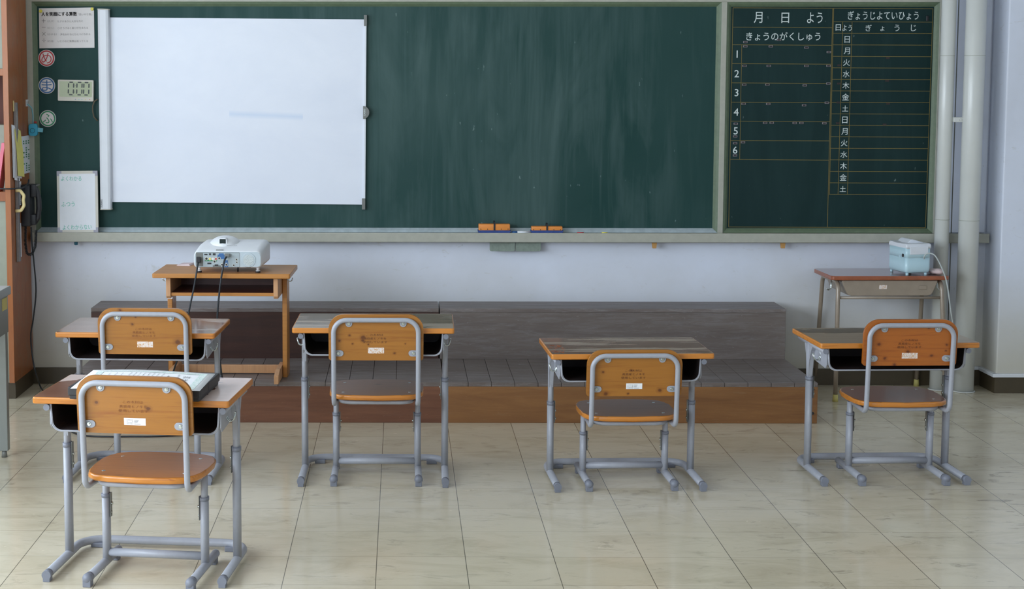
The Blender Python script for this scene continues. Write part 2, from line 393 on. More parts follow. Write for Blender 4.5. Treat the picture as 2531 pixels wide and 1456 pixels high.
class MB:
    def __init__(s): s.bm = bmesh.new(); s.mi = 0
    def _tag(s, faces, smooth):
        for f in faces: f.material_index = s.mi; f.smooth = smooth
    def box(s, a, b, bev=0.0, seg=2, mat=None, rz=0, ry=0, rx=0):
        a, b = Vector(a), Vector(b); c = (a + b) / 2; d = b - a
        r = bmesh.ops.create_cube(s.bm, size=1.0); vs = r['verts']
        bmesh.ops.scale(s.bm, vec=(abs(d.x), abs(d.y), abs(d.z)), verts=vs)
        if bev > 0:
            es = list({e for v in vs for e in v.link_edges})
            q = bmesh.ops.bevel(s.bm, geom=es, offset=bev, segments=seg, affect='EDGES', profile=0.5)
            vs = list({v for f in q['faces'] for v in f.verts} | {v for v in vs if v.is_valid})
            vs = list({w for v in vs for f in v.link_faces for w in f.verts})
        fs = list({f for v in vs for f in v.link_faces})
        mt = Matrix.Translation(c)
        if rz or ry or rx: mt = mt @ Matrix.Rotation(rz, 4, 'Z') @ Matrix.Rotation(ry, 4, 'Y') @ Matrix.Rotation(rx, 4, 'X')
        bmesh.ops.transform(s.bm, matrix=mt, verts=vs)
        s._tag(fs, bev > 0 and seg > 2); return s
    def tube(s, pts, r, seg=12, caps=True, ry=None):
        P = [Vector(p) for p in pts]; rings = []; prev = None
        for i, p in enumerate(P):
            t = (P[min(i + 1, len(P) - 1)] - P[max(i - 1, 0)]).normalized()
            if prev is None:
                ref = Vector((0, 0, 1)) if abs(t.z) < 0.9 else Vector((0, 1, 0))
                nrm = t.cross(ref).normalized()
            else: nrm = (prev - t * prev.dot(t)).normalized()
            prev = nrm; bn = t.cross(nrm)
            rr = r[i] if isinstance(r, (list, tuple)) else r
            r2 = rr if ry is None else ry
            rings.append([s.bm.verts.new(p + nrm * math.cos(2 * PI * j / seg) * rr + bn * math.sin(2 * PI * j / seg) * r2) for j in range(seg)])
        fs = []
        for a, b in zip(rings, rings[1:]):
            for j in range(seg): fs.append(s.bm.faces.new((a[j], a[(j + 1) % seg], b[(j + 1) % seg], b[j])))
        s._tag(fs, True)
        if caps: s._tag([s.bm.faces.new(rings[0][::-1]), s.bm.faces.new(rings[-1])], False)
        return s
    def post(s, x, y, z0, z1, rx, ry, seg=16):     # upright with an oval section
        lo = [s.bm.verts.new((x + rx * math.cos(2 * PI * j / seg), y + ry * math.sin(2 * PI * j / seg), z0)) for j in range(seg)]
        hi = [s.bm.verts.new((x + rx * math.cos(2 * PI * j / seg), y + ry * math.sin(2 * PI * j / seg), z1)) for j in range(seg)]
        s._tag([s.bm.faces.new((lo[j], lo[(j + 1) % seg], hi[(j + 1) % seg], hi[j])) for j in range(seg)], True)
        s._tag([s.bm.faces.new(lo[::-1]), s.bm.faces.new(hi)], False); return s
    def sphere(s, c, r, sx=1, sy=1, sz=1, u=16, v=10):
        q = bmesh.ops.create_uvsphere(s.bm, u_segments=u, v_segments=v, radius=r)
        bmesh.ops.scale(s.bm, vec=(sx, sy, sz), verts=q['verts']); bmesh.ops.translate(s.bm, vec=c, verts=q['verts'])
        s._tag({f for w in q['verts'] for f in w.link_faces}, True); return s
    def disc(s, c, r, t, axis='y', seg=20, r2=None):   # short cylinder along axis, from c to c - t
        c = Vector(c); d = {'x': Vector((1, 0, 0)), 'y': Vector((0, 1, 0)), 'z': Vector((0, 0, 1))}[axis]
        u = {'x': Vector((0, 1, 0)), 'y': Vector((1, 0, 0)), 'z': Vector((1, 0, 0))}[axis]; w = d.cross(u)
        r2 = r if r2 is None else r2
        A = [s.bm.verts.new(c + (u * math.cos(2 * PI * j / seg) + w * math.sin(2 * PI * j / seg)) * r) for j in range(seg)]
        B = [s.bm.verts.new(c - d * t + (u * math.cos(2 * PI * j / seg) + w * math.sin(2 * PI * j / seg)) * r2) for j in range(seg)]
        s._tag([s.bm.faces.new((A[j], A[(j + 1) % seg], B[(j + 1) % seg], B[j])) for j in range(seg)], True)
        s._tag([s.bm.faces.new(A[::-1]), s.bm.faces.new(B)], False); return s
    def ring(s, c, R, r, axis='y', seg=40, sec=8, flat=1.0):
        c = Vector(c); pts = []
        rings = []
        for i in range(seg):
            a = 2 * PI * i / seg; ring = []
            for j in range(sec):
                b = 2 * PI * j / sec; rr = R + r * math.cos(b); h = r * flat * math.sin(b)
                if axis == 'y': p = Vector((rr * math.cos(a), h, rr * math.sin(a)))
                elif axis == 'x': p = Vector((h, rr * math.cos(a), rr * math.sin(a)))
                else: p = Vector((rr * math.cos(a), rr * math.sin(a), h))
                ring.append(s.bm.verts.new(c + p))
            rings.append(ring)
        fs = []
        for i in range(seg):
            a, b = rings[i], rings[(i + 1) % seg]
            for j in range(sec): fs.append(s.bm.faces.new((a[j], a[(j + 1) % sec], b[(j + 1) % sec], b[j])))
        s._tag(fs, True); return s
    def prism(s, out, a0, a1, plane='xz', bev=0.0, seg=3, smooth=False):
        def P(u, v, w):
            return {'xz': (u, w, v), 'xy': (u, v, w), 'yz': (w, u, v)}[plane]
        A = [s.bm.verts.new(P(u, v, a0)) for u, v in out]; B = [s.bm.verts.new(P(u, v, a1)) for u, v in out]; n = len(out)
        side = [s.bm.faces.new((A[j], A[(j + 1) % n], B[(j + 1) % n], B[j])) for j in range(n)]
        caps = [s.bm.faces.new(A[::-1]), s.bm.faces.new(B)]
        s._tag(side, smooth); s._tag(caps, False)
        if bev > 0:
            es = list({e for f in caps for e in f.edges})
            mi = s.mi
            q = bmesh.ops.bevel(s.bm, geom=es, offset=bev, segments=seg, affect='EDGES', profile=0.5)
            s._tag(q['faces'], True)
        return s
    def quad(s, pts, mi=None):
        f = s.bm.faces.new([s.bm.verts.new(p) for p in pts]); s._tag([f], False); return s
    def loft(s, secs, smooth=True, caps=True):
        R = [[s.bm.verts.new(p) for p in q] for q in secs]; n = len(R[0]); fs = []
        for a, b in zip(R, R[1:]):
            for j in range(n): fs.append(s.bm.faces.new((a[j], a[(j + 1) % n], b[(j + 1) % n], b[j])))
        s._tag(fs, smooth)
        if caps: s._tag([s.bm.faces.new(R[0][::-1]), s.bm.faces.new(R[-1])], False)
        return s
    def text(s, body, cx, cz, h=None, w=None, y=0.0, plane='xz', rot=0.0, thick=0.0, t=0.0):
        # lettering centred on (cx, cz) facing -Y ('xz'), +Z ('xy') or +X ('yz')
        cu = bpy.data.curves.new('lettering', 'FONT'); cu.body = body; cu.size = 1.0; cu.offset = thick; cu.resolution_u = 3
        ob = bpy.data.objects.new('lettering', cu); COL.objects.link(ob)
        dg = bpy.context.evaluated_depsgraph_get(); me = bpy.data.meshes.new_from_object(ob.evaluated_get(dg))
        bpy.data.objects.remove(ob); bpy.data.curves.remove(cu)
        xs = [v.co.x for v in me.vertices]; ys = [v.co.y for v in me.vertices]
        x0, x1, y0, y1 = min(xs), max(xs), min(ys), max(ys)
        sy = (h / (y1 - y0)) if h else None; sx = (w / (x1 - x0)) if w else None
        sy = sy or sx; sx = sx or sy
        vm = []
        for v in me.vertices:
            u = (v.co.x - (x0 + x1) / 2) * sx; q = (v.co.y - (y0 + y1) / 2) * sy
            u, q = u * math.cos(rot) - q * math.sin(rot), u * math.sin(rot) + q * math.cos(rot)
            if plane == 'xz': p = (cx + u, y, cz + q)
            elif plane == 'xy': p = (cx + u, cz + q, y)
            else: p = (y, cx + u, cz + q)
            vm.append(s.bm.verts.new(p))
        fs = []
        for f in me.polygons:
            try: fs.append(s.bm.faces.new([vm[i] for i in f.vertices]))
            except ValueError: pass
        s._tag(fs, False); bpy.data.meshes.remove(me); return s
    def build(s, name, mats, parent=None, loc=None):
        bmesh.ops.recalc_face_normals(s.bm, faces=[f for f in s.bm.faces]) if not getattr(s, 'keep', False) else None
        me = bpy.data.meshes.new(name); s.bm.to_mesh(me); s.bm.free()
        for m in (mats if isinstance(mats, (list, tuple)) else [mats]): me.materials.append(m)
        o = bpy.data.objects.new(name, me); COL.objects.link(o)
        if parent is not None: o.parent = parent
        if loc is not None: o.location = loc
        return o

def thing(name, label, cat, loc=(0, 0, 0), rz=0.0, group=None):
    o = bpy.data.objects.new(name, None); COL.objects.link(o); o.location = loc; o.rotation_euler = (0, 0, rz)
    o.empty_display_size = 0.05
    return tag(o, label, cat, group)
def tag(o, label, cat, group=None):
    o['label'] = label; o['category'] = cat
    if group: o['group'] = group
    return o
def struct(name, mb, m, parent=None):
    o = mb.build(name, m, parent)
    if parent is None: o['kind'] = 'structure'
    return o
def rrect(x0, x1, z0, z1, r, n=6):
    if not isinstance(r, (list, tuple)): r = [r] * 4     # bl, br, tr, tl
    out = []
    for (cx, cz, a0, rr) in ((x0, z0, PI, r[0]), (x1, z0, 1.5 * PI, r[1]), (x1, z1, 0, r[2]), (x0, z1, 0.5 * PI, r[3])):
        ox = cx + (rr if cx == x0 else -rr); oz = cz + (rr if cz == z0 else -rr)
        if rr <= 0: out.append((cx, cz)); continue
        for j in range(n + 1):
            a = a0 + (PI / 2) * j / n; out.append((ox + rr * math.cos(a), oz + rr * math.sin(a)))
    return out

# ------------------------------------------------------------------ room shell
WY = 2.165
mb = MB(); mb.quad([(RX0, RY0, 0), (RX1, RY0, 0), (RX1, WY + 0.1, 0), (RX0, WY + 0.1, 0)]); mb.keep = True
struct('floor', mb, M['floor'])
mb = MB(); mb.box((RX0, RY0, RZ), (RX1, WY + 0.1, RZ + 0.1)); struct('ceiling', mb, M['ceil'])
mb = MB(); mb.box((RX0 - 0.1, WY, 0), (RX1 + 0.1, WY + 0.12, RZ)); struct('wall_front', mb, M['wall'])
mb = MB(); mb.box((RX0 - 0.1, RY0 - 0.12, 0), (RX1 + 0.1, RY0, RZ)); struct('wall_back', mb, M['wall'])
def pierced(x0, x1, wins, z0, z1, name, fr, num):
    mb = MB(); mb.box((x0, RY0, 0), (x1, WY, z0)); mb.box((x0, RY0, z1), (x1, WY, RZ))
    ys = [RY0] + [v for w in wins for v in w] + [WY]
    for a, b in zip(ys[0::2], ys[1::2]): mb.box((x0, a, z0), (x1, b, z1))
    struct(name, mb, M['wall'])
    for a, b in wins:
        f = MB(); xm = (x0 + x1) / 2
        for yy in (a, (a + b) / 2 - 0.02, b - 0.04): f.box((xm - 0.02, yy, z0), (xm + 0.02, yy + 0.04, z1))
        for zz in (z0, (z0 + z1) / 2 - 0.02, z1 - 0.04): f.box((xm - 0.02, a, zz), (xm + 0.02, b, zz + 0.04))
        o = struct('window_%d' % num, f, M['clip_grey']); num += 1
    return num
nw = pierced(RX0 - 0.12, RX0, WIN_L, 0.95, 2.75, 'wall_left', 0, 1)
pierced(RX1, RX1 + 0.12, WIN_R, 1.05, 2.45, 'wall_right', 0, nw)
# right pillar of the front wall
PX, PY = 3.197, 1.95
mb = MB(); mb.box((PX, PY, 0), (RX1, WY + 0.01, RZ), 0.006, 2); struct('wall_pillar', mb, M['wall'])
mb = MB(); mb.box((RX0, WY - 0.012, 0), (PX, WY + 0.01, 0.088), 0.002); struct('baseboard_front', mb, M['base'])
mb = MB(); mb.box((PX - 0.010, PY - 0.010, 0), (RX1, WY - 0.012, 0.088)); struct('baseboard_right', mb, M['base'])
mb = MB()
mb.box((2.70, WY - 0.026, 0.086), (PX - 0.012, WY, 0.104), 0.002); mb.box((PX - 0.024, PY - 0.014, 0.086), (PX, WY - 0.014, 0.104), 0.002)
mb.box((PX - 0.024, PY - 0.024, 0.086), (RX1, PY, 0.104), 0.002)
struct('trim_1', mb, M['white_pl'])
mb = MB(); mb.box((2.955, 2.150, 0.826), (PX - 0.012, WY, 2.9)); struct('trim_2', mb, M['wall'])
# ------------------------------------------------------------------ blackboard
FY, SY = 2.140, 2.158          # frame face, writing surface
XL, XM0, XM1, XR, ZB, ZT = -1.864, 1.763, 1.792, 2.906, 0.822, 2.040
B = 0.024
bb = thing('blackboard', 'long green blackboard with cream frame filling the front wall', 'blackboard', (0, 0, 0))
mb = MB()
mb.box((XL - 0.035, FY, ZB - 0.002), (XL, WY, ZT + 0.035), 0.002); mb.box((XR, FY, ZB - 0.002), (XR + 0.045, WY, ZT + 0.035), 0.002)
mb.box((XL, FY, ZT), (XR, WY, ZT + 0.035), 0.002); mb.box((XM0, FY, ZB - 0.002), (XM1, WY, ZT), 0.002)
mb.build('frame', M['frame'], bb)
def bevel_ring(x0, x1, z0, z1, name, par, bottom):
    mb = MB()
    o = [(x0, FY + 0.001, z0), (x1, FY + 0.001, z0), (x1, FY + 0.001, z1), (x0, FY + 0.001, z1)]
    i = [(x0 + B, SY, z0 + B), (x1 - B, SY, z0 + B), (x1 - B, SY, z1 - B), (x0 + B, SY, z1 - B)]
    for j in range(4):
        k = (j + 1) % 4; mb.mi = 1 if j == 0 else 0
        a, b2, c, d = Vector(o[j]), Vector(o[k]), Vector(i[k]), Vector(i[j])
        m1, m2 = a.lerp(d, 0.5) + Vector((0, -0.003, 0)), b2.lerp(c, 0.5) + Vector((0, -0.003, 0))
        mb.quad([a, b2, m2, m1]); mb.quad([m1, m2, c, d])
    mb.build(name, [M['bevel'], bottom], par)
M['chalk_ledge'] = plain('chalky_ledge', srgb(160, 172, 176), 0.7, 0, 0.12, 30)
bevel_ring(XL, XM0, ZB, ZT, 'inner_trim', bb, M['chalk_ledge'])
mb = MB(); mb.box((XL + B - 0.002, SY, ZB + B - 0.002), (XM0 - B + 0.002, WY - 0.001, ZT - B + 0.002)); mb.build('writing_surface', M['board'], bb)
# tray
mb = MB()
prof = [(FY + 0.002, 0.820), (2.088, 0.820), (2.084, 0.826), (2.076, 0.826), (2.074, 0.823), (2.074, 0.779), (2.078, 0.776), (WY, 0.776), (WY, 0.82)]
x0, x1 = XL - 0.012, PX - 0.014
mb.prism([(y, z) for y, z in prof], x0, x1, 'yz'); mb.build('chalk_tray', M['frame'], bb)

tb = thing('timetable_board', 'smaller dark green board at the right with painted timetable grid', 'blackboard', (0, 0, 0))
bevel_ring(XM1, XR, ZB, ZT, 'inner_trim', tb, M['bevel'])
mb = MB(); mb.box((XM1 + B - 0.002, SY, ZB + B - 0.002), (XR - B + 0.002, WY - 0.001, ZT - B + 0.002)); mb.build('writing_surface', M['board2'], tb)
TY = SY - 0.0006
def bp(px, py, y=TY): return on_y(px, py, y)
S = 466.0     # pixels per metre on the board
mb = MB()
def line(a, b, w=0.0026):
    p, q = bp(*a), bp(*b); d = (q - p).normalized(); n = Vector((-d.z, 0, d.x)) * w / 2
    mb.quad([p - n, q - n, q + n, p + n])
line((1811.8, 19.3), (1801, 561)); line((1811.8, 19.3), (2306, 21.6)); line((2306, 21.6), (2287.5, 563)); line((1801, 561), (2287.5, 563))
line((2058.4, 20), (2045, 562)); line((2060.6, 20), (2050, 480))
for ya, yb, xa, xb in [(67, 68.6, 1811, 2057), (110.5, 112, 1810, 2056), (157.2, 158.6, 1809.5, 2054.5), (204.8, 206.2, 1808.5, 2053), (252.4, 253.8, 1807.5, 2052), (299.4, 301, 1806, 2051), (347.6, 348.4, 1805, 2050), (394, 396, 1804, 2049.5)]:
    line((xa, ya), (xb, yb), 0.0022)
line((1833.5, 110.5), (1828.3, 394), 0.0022)
for i in range(16):
    y = 53.9 + i * 28.43 if i else 53.9
    xa = 2059.6 - i * 0.72; xb = 2305.5 - i * 1.1
    line((xa, y), (xb, y + 0.9), 0.0022)
line((2083.2, 54), (2071.2, 480), 0.0022); line((2106.2, 54), (2094.5, 480), 0.0022)
mb.keep = True
mb.build('ruled_lines', M['ochre'], tb)
LT = SY - 0.0012
def tx(body, px, py, h=None, w=None, th=0.004, rot=0.0):
    p = on_y(px, py, LT); mb = MB(); mb.keep = True; mb.text(body, p.x, p.z, h / S if h else None, w / S if w else None, LT, 'xz', rot, th); mb.build('lettering', M['chalkpaint'], tb)
tx('月', 1874, 43, 27, 21); tx('日', 1941, 44, 25, 19); tx('よう', 2014, 44, 26, 38)
tx('きょうのがくしゅう', 1936, 90, 21, 182)
for i, (c, x) in enumerate(zip('123456', (1822, 1821, 1820.5, 1819.5, 1818.5, 1817))): tx(c, x, (134, 182, 229, 277, 323.5, 371)[i], 18, None, 0.006)
tx('ぎょうじよていひょう', 2183, 38, 21, 173)
tx('日', 2072, 68, 15, 13); tx('よう', 2094, 69, 15, 23)
for c, x in zip('ぎょうじ', (2147, 2181, 2217, 2258)): tx(c, x, 69 + (2 if c == 'ょ' else 0), 16 if c != 'ょ' else 11)
tb_col = '日月火水木金土日月火水木金土'
for i, c in enumerate(tb_col): tx(c, 2094 - i * 0.83, 97.5 + i * 28.43, 16.5 if c != '土' else 14.5)

# small rectangular magnets on the timetable board
mags = [(250, 361, 'upper of the pair above the first row at the left'), (537, 342, 'under the heading text'), (250, 397, 'at the left end of the first row'), (468, 397, 'second along the top of the first row'), (773, 408, 'third along the top of the first row'), (965, 446, 'low at the right end of the first row'),
        (243, 564, 'at the left end of the second row'), (450, 565, 'second along the top of the second row'), (773, 565, 'third along the top of the second row'), (962, 564, 'at the right end of the second row'),
        (240, 726, 'at the left end of the third row'), (439, 725, 'second along the top of the third row'), (759, 732, 'third along the top of the third row'), (961, 716, 'at the right end of the third row'),
        (235, 890, 'at the left end of the fourth row'), (446, 891, 'second along the top of the fourth row'), (753, 902, 'third along the top of the fourth row'), (948, 880, 'at the right end of the fourth row'),
        (168, 1060, 'just above the fifth numeral'), (419, 1053, 'left of the first pair in the fifth row'), (476, 1052, 'right of the first pair in the fifth row'), (673, 1054, 'left of the second pair in the fifth row'), (730, 1054, 'right of the second pair in the fifth row'), (927, 1056, 'at the right end of the fifth row'),
        (163, 1169, 'just below the fifth numeral'), (162, 1228, 'just above the sixth numeral'), (230, 1219, 'at the left end of the sixth row'), (161, 1332, 'just below the sixth numeral')]
proto = None
for x, y, wh in mags:
    p = on_y(1770 + x / 3.467, y / 3.467, LT)
    if proto is None:
        a = MB(); a.box((-0.0112, -0.0025, -0.0052), (0.0112, 0, 0.0052), 0.0008); fr = a.build('board_magnet', M['magedge'])
        a = MB(); a.box((-0.0078, -0.0032, -0.0034), (0.0078, -0.0022, 0.0034)); ch = a.build('face', M['magnet'], fr); proto = (fr, ch)
        o = fr
    else:
        o = proto[0].copy(); COL.objects.link(o); c = proto[1].copy(); COL.objects.link(c); c.parent = o
    o.location = (p.x, SY - 0.0014, p.z)
    tag(o, 'pale rimmed black magnet %s' % wh, 'magnet', 'small magnets on the timetable board')
dm = [(128, 470, 'beside the first Tuesday character'), (127, 602, 'beside the first Thursday character'), (122, 738, 'beside the first Saturday character'), (118, 887, 'beside the second Sunday character'),
      (478, 417, 'topmost in the wide right column'), (473, 582, 'second in the wide right column'), (480, 747, 'third in the wide right column'), (455, 897, 'lowest in the wide right column')]
M['mag_dim'] = plain('magnet_dim', srgb(46, 38, 38), 0.7)
p0 = None
for x, y, wh in dm:
    p = on_y(2030 + x / 2.913, y / 2.913, LT)
    if p0 is None:
        a = MB(); a.box((-0.010, -0.002, -0.0046), (0.010, 0, 0.0046), 0.0006); o = p0 = a.build('board_magnet', M['mag_dim'])
    else: o = p0.copy(); COL.objects.link(o)
    o.location = (p.x, SY - 0.0014, p.z)
    tag(o, 'dull dark rimless magnet %s' % wh, 'magnet', 'dull magnets on the timetable board')
p = on_y(2030 + 763 / 2.913, 132 / 2.913, LT)
a = MB(); a.box((-0.007, -0.004, -0.014), (0.007, 0, 0.014), 0.002); o = a.build('board_magnet', M['black']); o.location = (p.x, SY - 0.0014, p.z)
tag(o, 'upright black magnet in the top right corner of the timetable board', 'magnet')

# ------------------------------------------------------------------ things on the main board
# projection screen
SY2 = 2.135
def o_y(px, py): return on_y(px, py, SY2)
sc = thing('projection_screen', 'white roll-out magnetic projection screen on the left of the blackboard', 'projection screen')
a, b, c, d = on_y(262, 43, 2.148), on_y(905, 48, 2.148), on_y(902.5, 506, 2.148), on_y(266, 499, 2.148)
mb = MB(); mb.loft([[a, b, c, d], [Vector((v.x, 2.1555, v.z)) for v in (a, b, c, d)]], False); mb.build('sheet', M['screen'], sc)
a, b, c, d = on_y(240, 23, 2.115), on_y(268, 24, 2.115), on_y(274.5, 517, 2.115), on_y(247, 517, 2.115)
mb = MB()
def casesec(p, q):
    out = []
    for t, y in ((0, 2.157), (0, 2.128), (0.07, 2.118), (0.25, 2.113), (0.75, 2.113), (0.93, 2.118), (1, 2.128), (1, 2.157)):
        v = p.lerp(q, t); out.append((v.x, y, v.z))
    return out
mb.loft([casesec(d, c), casesec(a, b)], False); mb.build('roller_case', M['white_pl'], sc)
mb = MB(); mb.loft([casesec(d + Vector((-0.002, 0, -0.004)), c + Vector((0.002, 0, -0.004))), casesec(d + Vector((-0.002, 0, 0.001)), c + Vector((0.002, 0, 0.001)))], False)
mb.loft([casesec(a + Vector((-0.002, 0, -0.001)), b + Vector((0.002, 0, -0.001))), casesec(a + Vector((-0.002, 0, 0.004)), b + Vector((0.002, 0, 0.004)))], False)
mb.build('end_cap', M['lcdframe'], sc)
mb = MB(); mb.keep = True; p = on_y(250.2, 503, 2.1122)
mb.text('CASIO', p.x, p.z, 0.0075, 0.036, 2.1122, 'xz', PI / 2, 0.01)
for u0, u1, v0, v1 in ((-.0062, .0062, -.0222, -.0214), (-.0062, .0062, .0214, .0222), (-.0062, -.0054, -.0222, .0222), (.0054, .0062, -.0222, .0222)):
    mb.quad([(p.x + u0, 2.1122, p.z + v0), (p.x + u1, 2.1122, p.z + v0), (p.x + u1, 2.1122, p.z + v1), (p.x + u0, 2.1122, p.z + v1)])
mb.build('logo', M['ink'], sc)
mb = MB(); t1, t2 = on_y(901.5, 62, 2.14), on_y(898.5, 493, 2.14)
mb.loft([[(t2.x, 2.14, t2.z), (t2.x + .009, 2.14, t2.z), (t2.x + .009, 2.156, t2.z), (t2.x, 2.156, t2.z)], [(t1.x, 2.14, t1.z), (t1.x + .009, 2.14, t1.z), (t1.x + .009, 2.156, t1.z), (t1.x, 2.156, t1.z)]], False)
mb.build('edge_bar', M['white_pl'], sc)
for (pa, pb) in (((899.5, 37), (907, 64.5)), ((894.5, 490.5), (902.8, 518))):
    u, v = on_y(*pa, 2.137), on_y(*pb, 2.137)
    mb = MB(); mb.box((u.x, 2.137, v.z), (v.x, 2.157, u.z), 0.001); mb.build('corner_clip', M['clip_grey'], sc)
c = on_y(897.5, 278, 2.135); mb = MB()
mb.prism([(c.x + 0.033 * math.cos(t) , c.z + 0.034 * math.sin(t)) for t in [PI * (-0.5 + j / 14) for j in range(15)]], 2.130, 2.1465, 'xz', 0.001)
h = mb.build('pull_handle', M['clip_grey'], sc)
mb = MB(); mb.keep = True; mb.text('CASIO', c.x + 0.0075, c.z, 0.0085, 0.038, 2.1294, 'xz', PI / 2, 0.02); mb.build('logo', M['chalkpaint'], h)
# dark carrying loop at the left of the roller case
mb = MB(); pts = [on_y(x, y, 2.140) for x, y in ((241, 245), (233, 251), (229, 262), (229, 274), (232, 289), (241, 299))]
mb.tube(pts, 0.0035, 8); mb.build('carry_loop', plain('loop_brown', srgb(94, 84, 66), 0.6), sc)

# poster
ps = thing('poster', 'laminated white arithmetic poster in the top left corner of the blackboard', 'poster')
a, b, c, d = on_y(96, 20.5, 2.153), on_y(232, 18.5, 2.153), on_y(233.5, 118, 2.153), on_y(97.5, 119.5, 2.153)
mb = MB(); mb.loft([[a, b, c, d], [Vector((v.x, 2.1565, v.z)) for v in (a, b, c, d)]], False); mb.build('sheet', M['poster'], ps)
def pt(mbx, body, x0, x1, y, h, th=0.0):     # x0,x1,y,h in the 13.23x zoom of the poster
    p = on_y(90 + (x0 + x1) / 2 / 13.23, 15 + y / 13.23, 2.1522)
    mbx.text(body, p.x, p.z, h / 13.23 / S, (x1 - x0) / 13.23 / S, 2.1522, 'xz', 0.01, th)
mb = MB(); mb.keep = True
for du, dv in ((0, 0), (7, 0), (0, 6), (7, 6), (3, 3)): pt(mb, '人を笑顔にする算数', 163 + du, 1316 + du, 255 + dv, 128)
mb.build('title', M['ink'], ps)
mb = MB(); mb.keep = True
def stroke(x0, y0, x1, y1, w=9):
    p, q = on_y(90 + x0 / 13.23, 15 + y0 / 13.23, 2.1522), on_y(90 + x1 / 13.23, 15 + y1 / 13.23, 2.1522)
    n = Vector((-(q - p).z, 0, (q - p).x)).normalized() * (w / 13.23 / S / 2)
    mb.quad([p - n, q - n, q + n, p + n])
stroke(170, 482, 297, 480); stroke(234, 415, 236, 548); stroke(175, 695, 300, 692); stroke(188, 855, 298, 965); stroke(296, 853, 190, 966); stroke(180, 1125, 305, 1121)
stroke(243, 1072, 243, 1092, 20); stroke(243, 1155, 243, 1175, 20)
mb.build('signs', M['ink'], ps)
mb = MB(); mb.keep = True
pt(mb, '「思いやり算」', 1365, 1815, 272, 75)
for y, a, b, xa, xb in ((500, '（たす）', 'たすけあうと大きな力に', 690, 1520), (715, '（ひく）', 'ひきうけると喜びが生まれる', 700, 1685), (925, '（かける）', '声をかけるとひとつになれる', 785, 1760), (1145, '（わる）', 'いたわると笑顔は返ってくる', 700, 1685)):
    pt(mb, a, 358, 580 if len(a) < 5 else 660, y, 72); pt(mb, b, xa, xb, y, 72)
mb.build('text', M['ink_grey'], ps)
for (x, y), wh in (((100, 27.5), 'left'), ((227.5, 22.2), 'right')):
    p = on_y(x, y, 2.148); mb = MB(); mb.disc((0, -0.001, 0), 0.0092, 0.006, 'y', 24, 0.0075)
    o = mb.build('round_magnet', M['yellow']); o.location = (p.x, 2.153, p.z)
    tag(o, 'round yellow magnet holding the upper %s corner of the poster' % wh, 'magnet', 'yellow poster magnets')
# round kana badges
for ch, (x, y), col, nm in (('め', (115, 143.8), 'red', 'red'), ('ま', (115.7, 211.4), 'blue', 'blue'), ('ふ', (118, 293), 'green', 'green')):
    p = on_y(x, y, 2.154)
    t = thing('round_badge', 'round white magnet badge with %s ring and one %s hiragana letter' % (nm, nm), 'badge', (p.x, 2.1575, p.z), 0, 'round kana badges')
    mb = MB(); mb.disc((0, 0, 0), 0.0438, 0.004, 'y', 48); mb.build('disc', M['paper'] if 0 else M['poster'], t)
    mb = MB(); mb.ring((0, -0.0042, 0), 0.0372, 0.0036, 'y', 48, 6, 0.2); mb.build('ring', M[col], t)
    mb = MB(); mb.keep = True; mb.text(ch, 0, 0, 0.056 if ch != 'ふ' else 0.050, 0.055 if ch != 'ふ' else 0.054, -0.0046, 'xz', 0, 0.0); mb.build('letter', M[col], t)
# timer
a, b = on_y(142.5, 197.5, 2.135), on_y(231, 250, 2.135)
cx, cz = (a.x + b.x) / 2, (a.z + b.z) / 2; hw, hh = (b.x - a.x) / 2, (a.z - b.z) / 2
t = thing('timer', 'cream digital timer with large LCD reading 0:00 on the blackboard', 'timer', (cx, 2.1575, cz), 0); t.rotation_euler = (0, 0.02, 0)
mb = MB(); mb.prism(rrect(-hw, hw, -hh, hh, 0.004), 0, -0.022, 'xz', 0.002); mb.build('shell', M['lcdframe'], t)
mb = MB(); mb.prism(rrect(-hw + .008, hw - .008, -hh + .022, hh - .008, 0.002), -0.021, -0.0232, 'xz'); mb.build('display', M['lcd'], t)
SEG = {'a': ((0.1, 1), (0.9, 1)), 'b': ((1, .93), (1, .55)), 'c': ((1, .45), (1, .07)), 'd': ((0.1, 0), (0.9, 0)), 'e': ((0, .07), (0, .45)), 'f': ((0, .55), (0, .93))}
mb = MB(); mb.keep = True
def tz(zx, zy):  # pixel inside the 4.55x zoom
    p = on_y(zx / 4.55, zy / 4.55, 2.134); return p.x - cx, p.z - cz
for xa in (768, 862, 940):
    (x0, z1), (x1, z0) = tz(xa, 926), tz(xa + 60, 1066)
    for k, ((u0, v0), (u1, v1)) in SEG.items():
        A = Vector((x0 + (x1 - x0) * u0 + 0.0022 * (v0 - .5), 0, z0 + (z1 - z0) * v0)); Bv = Vector((x0 + (x1 - x0) * u1 + 0.0022 * (v1 - .5), 0, z0 + (z1 - z0) * v1))
        dd = (Bv - A).normalized(); nn = Vector((-dd.z, 0, dd.x)) * 0.0036; A2 = A + dd * 0.0034; B2 = Bv - dd * 0.0034
        mb.quad([(v.x, -0.0236, v.z) for v in (A, A2 - nn, B2 - nn, Bv, B2 + nn, A2 + nn)])
for zx, zy in ((846, 964), (838, 1036)):
    u, v = tz(zx, zy); mb.quad([(u - .0013, -.0236, v - .0015), (u + .0013, -.0236, v - .0015), (u + .0013, -.0236, v + .0015), (u - .0013, -.0236, v + .0015)])
u, v = tz(826, 1080); mb.text('MIN SEC', u, v, 0.0022, 0.012, -0.0236, 'xz')
u, v = tz(702, 1104); mb.text('dretec', u, v, 0.0024, 0.0155, -0.0224, 'xz') if 0 else None
mb.build('digits', M['seg'], t)
mb = MB(); bt = []
